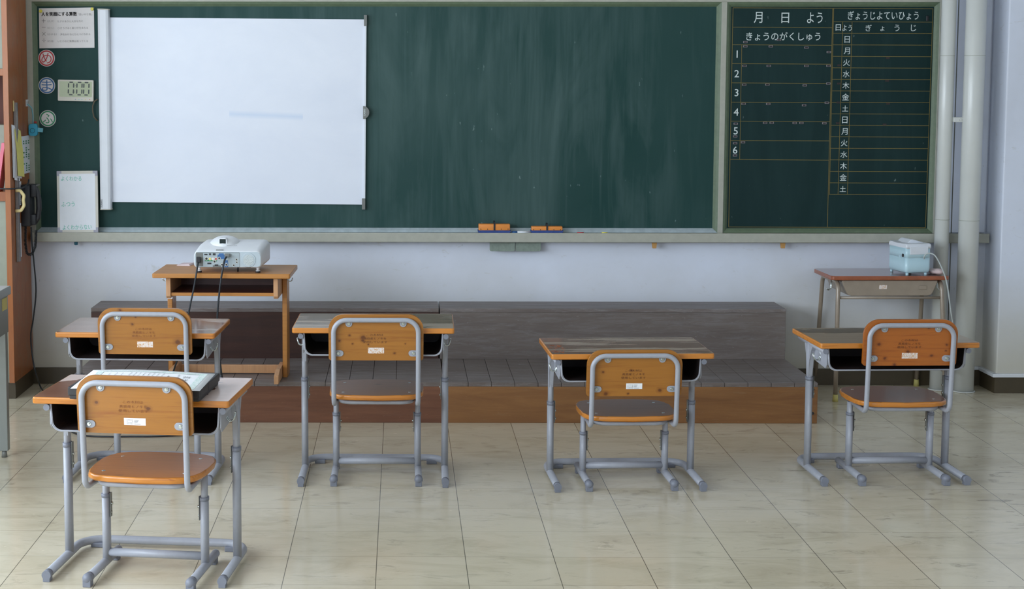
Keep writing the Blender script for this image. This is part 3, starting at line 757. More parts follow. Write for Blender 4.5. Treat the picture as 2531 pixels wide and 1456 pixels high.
for zx, colr in ((850, 'blue'), (888, 'cyan2'), (922, 'cyan2'), (965, 'yellow'), (1010, 'red')):
    u, v = tz(zx, 1118); mb = MB(); mb.box((u - .0022, -0.0236, v - .0012), (u + .0022, -0.0215, v + .0012), 0.0004); mb.build('button', M[colr], t)
# small whiteboard
a, b, c, d = on_y(140.5, 423, 2.125), on_y(241, 422, 2.125), on_y(243.5, 574, 2.098), on_y(143, 574.5, 2.098)
t = thing('small_whiteboard', 'small whiteboard with three green handwritten lines leaning on the chalk tray', 'whiteboard')
def lean(u, v, off=0.0):   # u 0..1 across, v 0..1 up
    lo = d.lerp(c, u); hi = a.lerp(b, u); p = lo.lerp(hi, v); return Vector((p.x, p.y - off, p.z))
mb = MB()
F = [(0, 0), (1, 0), (1, 1), (0, 1)]
mb.loft([[lean(u, v, -0.010) for u, v in F], [lean(u, v, 0.004) for u, v in F]], False)
mb.build('frame', M['lcdframe'], t)
mb = MB(); mb.keep = True; mb.quad([lean(.06, .04, 0.0046), lean(.94, .04, 0.0046), lean(.94, .955, 0.0046), lean(.06, .955, 0.0046)]); mb.build('writing_surface', M['white_pl'], t)
for u, v in ((0, 0), (1, 0), (1, 1), (0, 1)):
    su, sv = (1 if u == 0 else -1), (1 if v == 0 else -1)
    poly = [(u, v), (u + .115 * su, v), (u + .115 * su, v + .04 * sv), (u + .06 * su, v + .04 * sv), (u + .06 * su, v + .08 * sv), (u, v + .08 * sv)]
    mb = MB(); mb.loft([[lean(x, y, -0.011) for x, y in poly], [lean(x, y, 0.0062) for x, y in poly]], False); mb.build('corner_guard', plain('lilac_plastic', srgb(160, 158, 170), 0.5), t)
def wtext(body, zx0, zx1, zy, hgt, mat, nm, rot=0.0):
    m_ = MB(); m_.keep = True
    u = ((zx0 + zx1) / 2 / 7.28 + 130 - 141.5) / 101.5; v = 1 - ((zy / 7.28 + 400) - 422.5) / 151.8
    p = lean(u, v, 0.0052); m_.text(body, 0, 0, hgt / 7.28 / S, (zx1 - zx0) / 7.28 / S, 0, 'xz', rot)
    o = m_.build(nm, mat, t); o.location = p; o.rotation_euler = (-math.atan2(0.027, 0.326), 0, 0)
wtext('よくわかる', 165, 530, 300, 82, M['teal_ink'], 'handwriting', 0.0)
wtext('ふつう', 158, 400, 760, 88, M['teal_ink'], 'handwriting', 0.03)
wtext('よくわからない', 178, 700, 1175, 88, M['teal_ink'], 'handwriting', 0.02)
# erasers, chalk, marker
def eraser(px0, px1, pyb, hpx, rx, label):
    a = on_y(px0, pyb, 2.10); b = on_y(px1, pyb, 2.10); w = b.x - a.x
    t = thing('board_eraser', label, 'board eraser', ((a.x + b.x) / 2, 2.108, 0.8205), 0, 'board erasers on the chalk tray')
    mb = MB(); mb.prism([(-w / 2 + .012, 0), (w / 2 - .012, 0), (w / 2 - .001, .009), (w / 2, .019), (-w / 2, .019), (-w / 2 + .001, .009)], -0.024, 0.024, 'xz', 0.002); mb.build('felt', M['eblue'], t)
    mb = MB(); mb.box((-w / 2 + .004, -0.023, .018), (w / 2 - .004, 0.023, .018 + hpx), 0.004, 3); mb.build('handle_block', M['orange'], t)
    for k in (-2, -1, 0, 1, 2):
        mb = MB(); mb.disc((k * w * 0.208, -0.0226, .018 + hpx * 0.22), 0.0023, 0.0015, 'y', 12); mb.build('rivet', M['black'], t)
    mb = MB(); zt = .018 + hpx
    mb.prism([(-0.0262, .020), (-0.0262, zt + .001), (-0.020, zt + .012), (0.012, zt + .016), (0.020, zt + .010), (0.024, zt - .004), (0.022, zt - .004), (0.018, zt + .008), (0.011, zt + .0135), (-0.019, zt + .0095), (-0.024, zt), (-0.024, .020)], -0.0045, 0.0045, 'yz'); mb.build('strap', M['black'], t)
    t.rotation_euler = (rx, 0, 0)
eraser(1181, 1262, 578, 0.034, 0.0, 'orange and blue board eraser on the chalk tray, the left one showing its top')
eraser(1311.5, 1391.5, 578, 0.022, 0.0, 'orange and blue board eraser on the chalk tray, the right flatter one')
p = on_y(1289, 576, 2.10); mb = MB(); L = 0.047
t = thing('marker_pen', 'white marker with blue cap lying between the two erasers', 'marker pen', (p.x, 2.105, 0.8275))
mb.tube([(-0.022, 0, 0), (L, 0, 0)], 0.0065, 12); mb.build('barrel', M['white_pl'], t)
mb = MB(); mb.tube([(-0.052, 0, 0), (-0.022, 0, 0)], 0.0068, 12); mb.build('cap', M['blue'], t)
for x0, x1, col, nm in ((1427, 1443, 'red', 'red'), (1487.5, 1502, 'yellow', 'yellow')):
    a, b = on_y(x0, 577, 2.09), on_y(x1, 577, 2.09); mb = MB(); mb.tube([(-(b.x - a.x) / 2, 0, 0), ((b.x - a.x) / 2, 0, 0)], [0.0052, 0.0046], 10)
    o = mb.build('chalk', M[col]); o.location = ((a.x + b.x) / 2, 2.095, 0.8255); tag(o, 'short stub of %s chalk on the chalk tray' % nm, 'chalk', 'chalk stubs on the tray')
# flaps, pegs under the tray
for i, (x0, x1) in enumerate(((1210.5, 1272.5), (1274.5, 1336.5))):
    a, b = on_y(x0, 598, 2.115), on_y(x1, 621, 2.115)
    mb = MB(); mb.prism(rrect(a.x, b.x, b.z, 0.776, [0.010, 0.010, 0, 0]), 2.112, 2.120, 'xz', 0.001); o = mb.build('tray_flap', M['flap'])
    tag(o, 'grey green flap hanging under the chalk tray, the %s of the two' % ('left' if i == 0 else 'right'), 'flap', 'flaps under the chalk tray')
for px, wh in ((1617, 'near the middle of the wall'), (1934.5, 'near the right desk')):
    a = on_y(px, 600, 2.11); z1 = on_y(px, 613.5, 2.11).z
    mb = MB(); mb.prism([(a.x - .013, 0.776), (a.x + .013, 0.776), (a.x + .010, z1), (a.x - .009, z1)], 2.098, 2.118, 'xz', 0.001); o = mb.build('wooden_peg', M['peg'])
    tag(o, 'light wooden peg under the chalk tray, %s' % wh, 'peg', 'wooden pegs under the chalk tray')
a = on_y(188, 600, 2.11); mb = MB(); mb.tube([(a.x, 2.11, 0.776), (a.x, 2.11, 0.768), (a.x, 2.11, 0.758), (a.x, 2.11, .7565)], [0.0095, 0.0095, 0.0095, 0.005], 14)
tag(mb.build('tray_plug', plain('teal_plastic', srgb(36, 92, 112), 0.5)), 'small teal plug poking down below the left end of the chalk tray', 'plug')

# ------------------------------------------------------------------ stepped platform (four boxes)
PFY, PMY, PBY, PH1, PH2 = 1.203, 1.848, 2.112, 0.196, 0.457
PLX, PCX, PRX = -1.52, 0.288, 2.066
def platform(x0, x1, y0, y1, h, mtop, mfront, planks, label, name='stage_platform'):
    t = thing(name, label, 'platform', ((x0 + x1) / 2, (y0 + y1) / 2, 0), 0, 'wooden platform boxes')
    w, dd = (x1 - x0) / 2, (y1 - y0) / 2
    mb = MB(); mb.box((-w, -dd, 0), (w, dd, h - 0.020), 0.002); mb.build('case', mfront, t)
    mb = MB()
    if planks:
        n = planks; pw = 2 * w / n
        for i in range(n): mb.box((-w + i * pw + 0.0010, -dd, h - 0.020), (-w + (i + 1) * pw - 0.0010, dd, h), 0.001, 1)
    else: mb.box((-w, -dd, h - 0.020), (w, dd, h), 0.002)
    mb.build('top_boards', mtop, t)
    return t
platform(PLX, PCX - 0.003, PFY, PMY - 0.002, PH1, M['plat_top'], M['plat_brown'], 16, 'low front platform box at the left with brown riser, under the projector desk')
platform(PCX + 0.003, PRX, PFY, PMY - 0.002, PH1, M['plat_top'], M['plat_tan'], 16, 'low front platform box at the right with tan riser')
platform(PLX, PCX - 0.012, PMY, PBY, PH2, M['plat_top'], M['plat_dark'], 0, 'tall rear platform box at the left with dark brown riser')
tr = platform(PCX - 0.006, PRX, PMY, PBY, PH2, M['plat_top'], M['plat_riser'], 0, 'tall rear platform box at the right with scratched grey riser')
mb = MB()
for z in (0.05, 0.165): mb.disc((0, 0, z), 0.007, 0.002, 'y', 14)
# nail heads on the right front corner
o = mb.build('nail_heads', M['black'], None); 
o.parent = [c for c in COL.objects if c.name.startswith('stage_platform') and c.get('label', '').startswith('low front platform box at the right')][0]
o.location = ((PRX - PCX) / 2 - 0.025, -(PMY - PFY) / 2 - 0.0005, 0)

# ------------------------------------------------------------------ pupil desk
def student_desk(x, y, deg, hb, zc, topmat, edgemat, label, hooks=(-1, 1), top_marks=None, dx=0.0):
    t = thing('student_desk', label, 'desk', (x, y, 0), math.radians(deg), 'pupil desks with grey steel frames')
    hx = 0.291; D0, D1 = 0.025, 0.425; ht = hb + 0.022
    # top
    mb = MB(); out = rrect(-0.325, 0.325, D0, D1, 0.010, 4)
    mb.prism(out, hb, ht, 'xy', 0.004, 2)
    mb.bm.normal_update()
    for f in mb.bm.faces:
        if f.normal.z > 0.99: f.material_index = 1
    mb.build('top', [edgemat, topmat], t).location = (dx, 0, 0)
    # open steel book tray
    x0, tz0, ty0, ty1 = 0.279, hb - 0.090, 0.040, 0.345
    outer = [(-x0, hb - .001), (-x0 + .004, tz0 + .03)] + [(-x0 + .034 - .030 * math.cos(a), tz0 + .030 - .030 * math.sin(a)) for a in [PI / 2 * j / 6 for j in range(1, 7)]]
    prof = outer + [(-u, v) for u, v in outer[::-1]]
    def inset(pr, q): return [(u * (1 - q / x0), v + q * (1 if v < hb - .03 else 0)) for u, v in pr]
    pin = inset(prof, 0.0035)
    mb = MB(); n = len(prof)
    def ringv(pr, yy): return [mb.bm.verts.new((u, yy, v)) for u, v in pr]
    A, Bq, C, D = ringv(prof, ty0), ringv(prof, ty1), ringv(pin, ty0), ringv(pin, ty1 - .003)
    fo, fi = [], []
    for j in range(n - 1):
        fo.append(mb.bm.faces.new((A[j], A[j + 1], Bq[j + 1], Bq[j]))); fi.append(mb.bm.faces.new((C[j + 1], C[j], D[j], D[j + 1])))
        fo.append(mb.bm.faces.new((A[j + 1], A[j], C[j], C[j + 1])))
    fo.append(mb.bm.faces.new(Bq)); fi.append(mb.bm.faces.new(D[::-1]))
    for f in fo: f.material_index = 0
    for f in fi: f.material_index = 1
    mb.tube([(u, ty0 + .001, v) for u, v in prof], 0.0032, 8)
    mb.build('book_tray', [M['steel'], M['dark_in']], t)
    # frame
    for s in (-1, 1):
        hook = s in hooks; LY = 0.245
        mb = MB(); mb.tube([(s * 0.291, D0 + 0.012, hb - 0.0135), (s * 0.291, 0.385, hb - 0.0125)], 0.0102, 12)
        mb.prism([(0.300, hb - .004), (0.170, hb - .004), (0.202, hb - .040), (0.222, hb - .08), (0.228, hb - .15), (0.262, hb - .15), (0.268, hb - .06)], s * 0.282, s * 0.300, 'yz', 0.002)
        mb.prism([(0.045, hb - .004), (0.34, hb - .004), (0.30, hb - .07), (0.06, hb - .085), (0.045, hb - .07)], s * 0.2795, s * 0.2835, 'yz')
        mb.build('side_bracket', M['steel'], t)
        mb = MB(); mb.disc((s * 0.291, D0 + 0.012, hb - 0.0125), 0.0108, 0.004, 'y', 16); mb.build('end_plug', M['steel_cap'], t)
        up = MB(); up.post(s * hx, LY, zc - 0.06, hb - 0.012, 0.0118, 0.0185)
        up.build('upper_tube', M['steel'], t)
        lo = MB(); lo.post(s * hx, LY, 0.024, zc, 0.0142, 0.0215); lg = lo.build('leg', M['steel'], t)
        cl = MB(); cl.post(s * hx, LY, zc - 0.010, zc + 0.004, 0.0157, 0.0232); cl.build('collar', M['steel_cap'], lg)
        pl = MB(); xi = s * (hx - 0.0155); pl.box((min(xi, xi - s * .003), LY - .009, zc - 0.085), (max(xi, xi - s * .003), LY + .009, zc + 0.006), 0.001); pl.build('adjusting_plate', M['clip_grey'], lg)
        for dz in (0.035, 0.068):
            bo = MB(); bo.disc((xi - s * 0.001, LY, zc - dz), 0.0052, s * 0.006, 'x', 12); bo.build('bolt', M['chrome'], lg)
        cp = MB(); cp.tube([(s * hx, -0.002, 0.0225), (s * hx, 0.026, 0.0225)], 0.0152, 18); cp.box((s * hx - .0118, -0.0015, 0), (s * hx + .0118, 0.028, 0.022), 0.0015)
        cp.build('foot_cap', M['steel_cap'], t)
        fp = MB(); fp.box((s * 0.238 - .022, 0.385, 0), (s * 0.238 + .022, 0.408, 0.016), 0.002); fp.build('foot_pad', M['steel_cap'], t)
        if hook:
            hk = MB()
            for yy in (0.125, 0.139):
                hk.tube(fillet([(s * .282, yy, hb - .012), (s * .282, yy, hb - .050), (s * .292, yy, hb - .067), (s * .307, yy, hb - .060), (s * .312, yy, hb - .036)], 0.012, 4), 0.0021, 8)
            hk.tube([(s * .312, 0.125, hb - .036), (s * .312, 0.139, hb - .036)], 0.0021, 8)
            hk.build('bag_hook', M['chrome'], t)
    mb = MB(); mb.tube(fillet([(-hx, 0.02, 0.0225), (-hx, 0.415, 0.0225), (hx, 0.415, 0.0225), (hx, 0.02, 0.0225)], 0.085, 10), 0.0145, 16); mb.build('floor_rail', M['steel'], t)
    if top_marks: top_marks(t, ht)
    return t
def peeled(t, ht):      # orange peeled varnish strip beside the left end
    mb = MB(); mb.keep = True; rnd = random.Random(5)
    for i in range(26):
        u = -0.302 + rnd.random() * 0.05; v = 0.05 + rnd.random() * 0.19; a = rnd.uniform(-1, 1) * 0.9; L = rnd.uniform(.008, .022)
        c, s_ = math.cos(a) * L / 2, math.sin(a) * L / 2; w = 0.0018; n = (-s_ / L * 2 * w, c / L * 2 * w)
        mb.quad([(u - c - n[0], v - s_ - n[1], ht + .0005), (u + c - n[0], v + s_ - n[1], ht + .0005), (u + c + n[0], v + s_ + n[1], ht + .0005), (u - c + n[0], v - s_ + n[1], ht + .0005)])
    mb.build('peeled_varnish', plain('peeled_orange', srgb(206, 104, 50), 0.4), t)
student_desk(-0.783, -1.219, -5.8, 0.583, 0.403, M['top_a'], M['edge'], 'nearest pupil desk at front left, pinkish worn top carrying the black box', (1,), None, -0.011)
student_desk(-0.0305, 0.010, -0.8, 0.620, 0.397, M['top_b'], M['edge'], 'pupil desk with grey banded top, straight ahead, second from the left in the far row', (-1, 1))
student_desk(0.9955, -0.055, 2.1, 0.529, 0.314, M['top_c'], M['edge'], 'lowest pupil desk, brown banded top with orange peeled strip, right of the middle', (-1,), peeled, 0.006)
student_desk(2.081, 0.048, 2.3, 0.557, 0.399, M['top_d'], M['edge'], 'rightmost pupil desk, taupe patchy top, in front of the beige legged desk', (-1,), None, 0.009)
student_desk(-0.986, 0.050, -2.8, 0.593, 0.400, M['top_e'], M['edge'], 'far left pupil desk with rosy glossy top, in front of the projector desk', (1,), None, -0.007)

# ------------------------------------------------------------------ pupil chair
TXT = ['この木材は', '真庭産ヒノキを', '使用しています']
def student_chair(x, y, deg, seat, top, zc, wback, wseat, label, lab='white', fade='stamp', lx=0.0, lw=0.0320):
    t = thing('student_chair', label, 'chair', (x, y, 0), math.radians(deg), 'pupil chairs with curved wooden backs')
    hx, hb, r = 0.171, 0.1685, 0.0098
    fz = seat - 0.036
    tilt = 0.030; zt = top - 0.012 - 0.010
    def yb(z): return 0.006 - tilt * max(0, (z - fz)) / (zt - fz)
    mb = MB()
    path = [(-hb * .93, 0.30, fz), (-hb, 0.0, fz), (-hb, yb(zt), zt), (hb, yb(zt), zt), (hb, 0.0, fz), (hb * .93, 0.30, fz)]
    mb.tube(fillet(path, [0, 0.034, 0.052, 0.052, 0.034, 0], 9), r, 14); mb.build('back_frame', M['steel'], t)
    mb = MB(); mb.tube(fillet([(-0.145, 0.30, fz + .003), (-0.145, 0.045, fz + .003), (0.145, 0.045, fz + .003), (0.145, 0.30, fz + .003)], 0.05, 8), 0.0095, 12)
    mb.tube([(-0.155, 0.29, fz + .002), (0.155, 0.29, fz + .002)], 0.009, 10); mb.build('seat_frame', M['steel'], t)
    # seat board
    out = []
    base = [(0.0, 0.012), (0.10, 0.016), (0.150, 0.030), (0.178, 0.060), (0.190, 0.100), (0.192, 0.17), (0.192, 0.25), (0.186, 0.295), (0.166, 0.333), (0.130, 0.352), (0.07, 0.358), (0.0, 0.359)]
    out = base + [(-u, v) for u, v in base[-2:0:-1]]
    mb = MB(); mb.prism(out, seat - 0.021, seat, 'xy', 0.0075, 4, True)
    mb.bm.normal_update()
    for f in mb.bm.faces:
        if f.normal.z > 0.93: f.material_index = 1
    mb.build('seat', [M['edge'], wseat], t)
    st = [c for c in t.children if c.name.startswith('seat') and 'frame' not in c.name][0]
    for sx in (-0.135, 0.135):
        for sy in (0.085, 0.285):
            q = MB(); q.disc((sx, sy, seat + 0.0006), 0.0065, 0.001, 'z', 14, 0.0065); q.build('screw', M['chrome'], st)
    # back board
    hgt = 0.188; w2 = 0.189; zb = top - hgt; ang = math.atan2(tilt, zt - fz)
    mb = MB(); mb.prism(rrect(-w2, w2, 0, hgt, [0.012, 0.012, 0.062, 0.062], 10), 0.0, 0.013, 'xz', 0.005, 3, True)
    bk = mb.build('backrest', wback, t)
    bk.location = (0, yb(zb) + 0.0105, zb); bk.rotation_euler = (ang, 0, 0)
    # clamps
    for (cx, cz, kind) in ((-0.108, hgt - 0.037, 't'), (0.108, hgt - 0.037, 't'), (-0.150, 0.030, 'l'), (0.150, 0.030, 'r')):
        q = MB()
        if kind == 't': o_ = [(cx - .0135, cz + .014), (cx - .0135, cz)] + [(cx - .0135 * math.cos(a), cz - .0135 * math.sin(a)) for a in [PI * j / 10 for j in range(1, 10)]] + [(cx + .0135, cz), (cx + .0135, cz + .014)]
        else:
            sg = 1 if kind == 'l' else -1
            o_ = [(cx - sg * .016, cz + .0125), (cx + sg * .008, cz + .0125)] + [(cx + sg * (.008 + .0125 * math.sin(a)), cz + .0125 * math.cos(a)) for a in [PI * j / 10 for j in range(1, 10)]] + [(cx + sg * .008, cz - .0125), (cx - sg * .016, cz - .0125)]
        q.prism(o_, -0.004, 0.0, 'xz', 0.0008, 1); cl = q.build('clamp_plate', M['steel'], bk)
        q2 = MB(); q2.disc((cx, -0.0038, cz), 0.0078, 0.0022, 'y', 16, 0.0062); q2.disc((cx, -0.0058, cz), 0.0046, 0.003, 'y', 6, 0.004); b_ = q2.build('bolt', M['chrome'], bk)
    q = MB(); q.keep = True
    for i, s_ in enumerate(TXT): q.text(s_, -0.004, hgt - 0.083 - 0.0145 * i, 0.0100, (0.066, 0.090, 0.098)[i], -0.0007, 'xz')
    q.build('stamped_text', M[fade], bk)
    q = MB(); q.box((lx - lw, -0.0007, 0.029), (lx + lw, 0.001, 0.0525))
    lb = q.build('label_sticker', M['paper'] if lab == 'white' else M['worn_label'], bk)
    if lab == 'white':
        q = MB(); q.keep = True; y_ = -0.0012
        for i in range(4):
            z_ = 0.0475 - 0.0043 * i
            for k in range(5 if i != 1 else 2): q.quad([(lx - .026 + (k if i != 1 else k * 4) * .0045, y_, z_), (lx - .0235 + (k if i != 1 else k * 4) * .0045, y_, z_), (lx - .0235 + (k if i != 1 else k * 4) * .0045, y_, z_ - .0022), (lx - .026 + (k if i != 1 else k * 4) * .0045, y_, z_ - .0022)])
            L = (0.015, 0.013, 0.011, 0.021)[i]; q.quad([(lx - .002, y_, z_ - .0003), (lx - .002 + L, y_, z_ - .0003), (lx - .002 + L, y_, z_ - .0019), (lx - .002, y_, z_ - .0019)])
        q.build('print', M['ink_grey'], bk)
    # legs
    LY = 0.205
    for s in (-1, 1):
        up = MB(); up.post(s * hx * 0.985, LY, zc - 0.05, seat - 0.034, 0.0112, 0.017); up.build('upper_tube', M['steel'], t)
        lo = MB(); lo.post(s * hx * 0.985, LY, 0.026, zc, 0.0137, 0.0200); lg = lo.build('leg', M['steel'], t)
        c = MB(); c.post(s * hx * 0.985, LY, zc - 0.008, zc + 0.004, 0.0152, 0.0216); c.build('collar', M['steel_cap'], lg)
        xi = s * (hx * 0.985 - 0.0150); q = MB(); q.box((min(xi, xi - s * .003), LY - .009, zc - 0.075), (max(xi, xi - s * .003), LY + .009, zc + 0.006), 0.001); q.build('adjusting_plate', M['clip_grey'], lg)
        q = MB(); q.disc((xi - s * 0.001, LY, zc - 0.03), 0.0052, s * 0.007, 'x', 12); q.disc((xi - s * 0.001, LY, zc - 0.06), 0.0042, s * 0.005, 'x', 12); q.build('bolt', M['chrome'], lg)
        q = MB(); q.tube([(s * hx, 0.010, 0.0265), (s * hx, 0.335, 0.0265)], 0.0142, 16); q.sphere((s * hx, 0.335, 0.0265), 0.0142, 1, 0.7, 1); q.build('floor_rail', M['steel'], t)
        q = MB(); q.sphere((s * hx, 0.014, 0.0268), 0.0172, 1, 0.95, 1); q.tube([(s * hx, 0.014, 0.0266), (s * hx, 0.036, 0.0266)], 0.0160, 16); q.box((s * hx - .0135, 0.002, 0), (s * hx + .0135, 0.032, 0.024), 0.002); q.build('foot_cap', M['steel_cap'], t)
        q = MB(); q.box((s * hx - .013, 0.290, 0), (s * hx + .013, 0.318, 0.022), 0.002); q.build('foot_pad', M['steel_cap'], t)
    q = MB(); q.tube([(-hx, LY, 0.057), (hx, LY, 0.057)], 0.0140, 16); q.build('crossbar', M['steel'], t)
    return t
student_chair(-0.7615, -1.270, -7.7, 0.365, 0.697, 0.254, M['back_a'], M['seat_pale'], 'nearest pupil chair at front left, clean honey back with crisp white label', 'white', 'stamp', 0.0, 0.0355)
student_chair(-0.018, 0.016, 0.0, 0.370, 0.703, 0.257, M['back_b'], M['seat_dull'], 'pupil chair seen straight from behind, knotty back with smudged label', 'worn', 'stamp_dark')
student_chair(1.003, -0.049, 2.1, 0.300, 0.573, 0.195, M['back_c'], M['seat_dull'], 'lowest pupil chair, right of the middle, back with printed white label', 'white', 'stamp_dark', 0.0)
student_chair(2.116, 0.044, 1.6, 0.340, 0.681, 0.257, M['back_d'], M['seat_red'], 'rightmost pupil chair, reddish scratched back and dark glossy seat', 'worn', 'stamp_dark')
student_chair(-0.943, 0.040, -3.0, 0.385, 0.722, 0.265, M['back_e'], M['seat_pale'], 'far left pupil chair, back with dark knot and worn off label', 'worn', 'stamp')

# ------------------------------------------------------------------ box and certificate on the nearest desk
t = thing('presentation_box', 'flat charcoal lidded box lying on the nearest pupil desk', 'box', (-0.760, -1.070, 0.6055), math.radians(-5.6))
mb = MB(); mb.box((-0.213, -0.144, 0), (0.213, 0.144, 0.030), 0.003); mb.build('tray', M['box'], t)
mb = MB(); mb.box((-0.217, -0.148, 0.012), (0.217, -0.030, 0.040), 0.003); mb.box((-0.217, -0.027, 0.012), (0.217, 0.148, 0.040), 0.003); mb.build('lid', M['box'], t)
ct = thing('certificate', 'white certificate with pale green ornamental border resting on the charcoal box', 'certificate', (-0.757, -1.100, 0.6475), math.radians(-3.2))
mb = MB(); N = 12
def cz(u, v): return 0.006 * math.sin(u * PI * 1.2 + 0.4) * (0.4 + 0.6 * v) + 0.004 * v
rows = []
for j in range(7):
    v = j / 6; rows.append([mb.bm.verts.new((-0.208 + 0.416 * i / N, -0.145 + 0.29 * v, cz(i / N, v))) for i in range(N + 1)])
mb._tag([mb.bm.faces.new((rows[j][i], rows[j][i + 1], rows[j + 1][i + 1], rows[j + 1][i])) for j in range(6) for i in range(N)], True)
sh = mb.build('sheet', M['paper'], ct)
so = sh.modifiers.new('thickness', 'SOLIDIFY'); so.thickness = 0.0006
def on_sheet(mbx, off=0.0008):
    for v in mbx.bm.verts: v.co.z = cz((v.co.x + 0.208) / 0.416, (v.co.y + 0.145) / 0.29) + off
mb = MB(); mb.keep = True
def strip(x0, y0, x1, y1, n):
    for i in range(n):
        a, b = i / n, (i + 1) / n
        if abs(x1 - x0) > abs(y1 - y0): mb.quad([(x0 + (x1 - x0) * a, y0, 0), (x0 + (x1 - x0) * b, y0, 0), (x0 + (x1 - x0) * b, y1, 0), (x0 + (x1 - x0) * a, y1, 0)])
        else: mb.quad([(x0, y0 + (y1 - y0) * a, 0), (x1, y0 + (y1 - y0) * a, 0), (x1, y0 + (y1 - y0) * b, 0), (x0, y0 + (y1 - y0) * b, 0)])
strip(-0.185, -0.125, -0.162, 0.125, 8); strip(0.162, -0.125, 0.185, 0.125, 8); strip(-0.162, 0.108, 0.162, 0.125, 14); strip(-0.162, -0.125, 0.162, -0.108, 14)
on_sheet(mb); mb.build('ornamental_border', M['ornament'], ct)
mb = MB(); mb.keep = True
mb.text('賞', 0.128, 0.055, 0.030, 0.026, 0, 'xy', 0, -0.012); mb.text('状', 0.128, 0.010, 0.030, 0.026, 0, 'xy', 0, -0.012)
on_sheet(mb, 0.0012); mb.build('title', M['ink'], ct)
mb = MB(); mb.keep = True; rnd = random.Random(3)
for ci, (x, n, sz, y0) in enumerate([(0.098, 7, .011, .085), (0.066, 5, .017, .060)] + [(0.044 - .0155 * k, 15, .0085, .092) for k in range(8)] + [(-0.092, 11, .007, .085), (-0.112, 9, .008, .088), (-0.134, 12, .007, .088)]):
    for j in range(n):     # brush characters drawn as crossed strokes
        yy = y0 - j * sz * 1.45
        for s_ in range(4):
            a = rnd.choice((0.1, 0.15, 1.45, -0.7, 0.8)); L = sz * rnd.uniform(.35, .95); w = sz * 0.045; cx_ = x + rnd.uniform(-.2, .2) * sz; cy_ = yy + rnd.uniform(-.35, .35) * sz
            c_, q_ = math.cos(a) * L / 2, math.sin(a) * L / 2; n_ = (-math.sin(a) * w, math.cos(a) * w)
            mb.quad([(cx_ - c_ - n_[0], cy_ - q_ - n_[1], 0), (cx_ + c_ - n_[0], cy_ + q_ - n_[1], 0), (cx_ + c_ + n_[0], cy_ + q_ + n_[1], 0), (cx_ - c_ + n_[0], cy_ - q_ + n_[1], 0)])
on_sheet(mb, 0.0012); mb.build('body_text', M['ink'], ct)

# ------------------------------------------------------------------ wooden projector desk on the platform
pd = thing('wooden_desk', 'all-wood desk with open shelf standing on the platform under the projector', 'desk', (-0.763, 1.123, PH1 + 0.001), math.radians(-1.6))
HB = 0.702 - PH1
mb = MB(); mb.prism(rrect(-0.325, 0.325, 0, 0.375, 0.008, 3), HB, HB + 0.022, 'xy', 0.003, 2); mb.build('top', M['pdesk'], pd)
for s in (-1, 1):
    mb = MB(); mb.prism([(0.030, HB), (0.345, HB), (0.345, HB - .10), (0.040, HB - .10), (0.030, HB - .088)], s * 0.243, s * 0.265, 'yz', 0.002, 1); mb.build('shelf_side', M['pdesk_end'], pd)
    mb = MB(); mb.prism([(0.205, 0), (0.315, 0), (0.315, HB), (0.205, HB)], s * 0.266, s * 0.290, 'yz', 0.003, 2)
    mb.build('leg', M['pdesk'], pd)
    mb = MB(); mb.prism([(0.028, 0), (0.375, 0), (0.375, 0.028), (0.30, 0.058), (0.10, 0.058), (0.035, 0.040), (0.028, 0.034)], s * 0.243, s * 0.265, 'yz', 0.002, 1); mb.build('foot', M['pdesk_end'], pd)
    mb = MB(); mb.tube(fillet([(s * .291, 0.215, HB - .012), (s * .293, 0.215, HB - .032), (s * .302, 0.215, HB - .040), (s * .312, 0.215, HB - .036), (s * .316, 0.215, HB - .022)], 0.006, 4), 0.0024, 8); mb.build('bag_hook', M['chrome'], pd)
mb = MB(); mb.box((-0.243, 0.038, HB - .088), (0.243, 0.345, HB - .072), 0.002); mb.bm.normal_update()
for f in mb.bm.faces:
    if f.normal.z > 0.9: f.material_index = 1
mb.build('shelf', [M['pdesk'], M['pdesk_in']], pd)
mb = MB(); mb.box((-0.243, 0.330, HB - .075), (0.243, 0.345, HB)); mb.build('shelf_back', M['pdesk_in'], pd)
mb = MB(); mb.box((-0.243, 0.285, 0.004), (0.243, 0.305, 0.044), 0.002); mb.build('stretcher', M['pdesk_end'], pd)
mb = MB(); mb.box((-0.2905, 0.2025, HB - .125), (-0.2655, 0.2052, HB - .100)); mb.build('tape', M['paper'], pd)

# ------------------------------------------------------------------ projector
pj = thing('projector', 'white projector with cable panel and round speaker grille on the wooden desk', 'projector', (-0.732, 1.150, 0.7255), math.radians(-1.6))
PS = 532.0
def pz(zx, zy): return ((zx / 11.505 + 460 - 563) / PS, (677.5 - (zy / 11.505 + 570)) / PS)
xl, zt_ = pz(195, 600); xr, zb_ = pz(2150, 1075)
def psec(y, x0, x1, z0, z1, rt, rb):
    return [(u, y, v) for u, v in rrect(x0, x1, z0, z1, [rb, rb, rt, rt], 5)]
mb = MB()
mb.loft([psec(0.0, xl + .004, xr - .004, zb_ + .002, zt_ - .003, .022, .014), psec(0.006, xl, xr, zb_, zt_, .024, .016), psec(0.05, xl - .001, xr + .004, zb_, zt_ + .010, .030, .018),
         psec(0.14, xl + .001, xr + .010, zb_ + .001, zt_ + .024, .032, .02), psec(0.235, xl + .012, xr + .014, zb_ + .003, zt_ + .032, .030, .02), psec(0.262, xl + .020, xr + .010, zb_ + .006, zt_ + .026, .028, .022), psec(0.270, xl + .032, xr, zb_ + .012, zt_ + .014, .022, .02)])
mb.build('housing', M['proj'], pj)
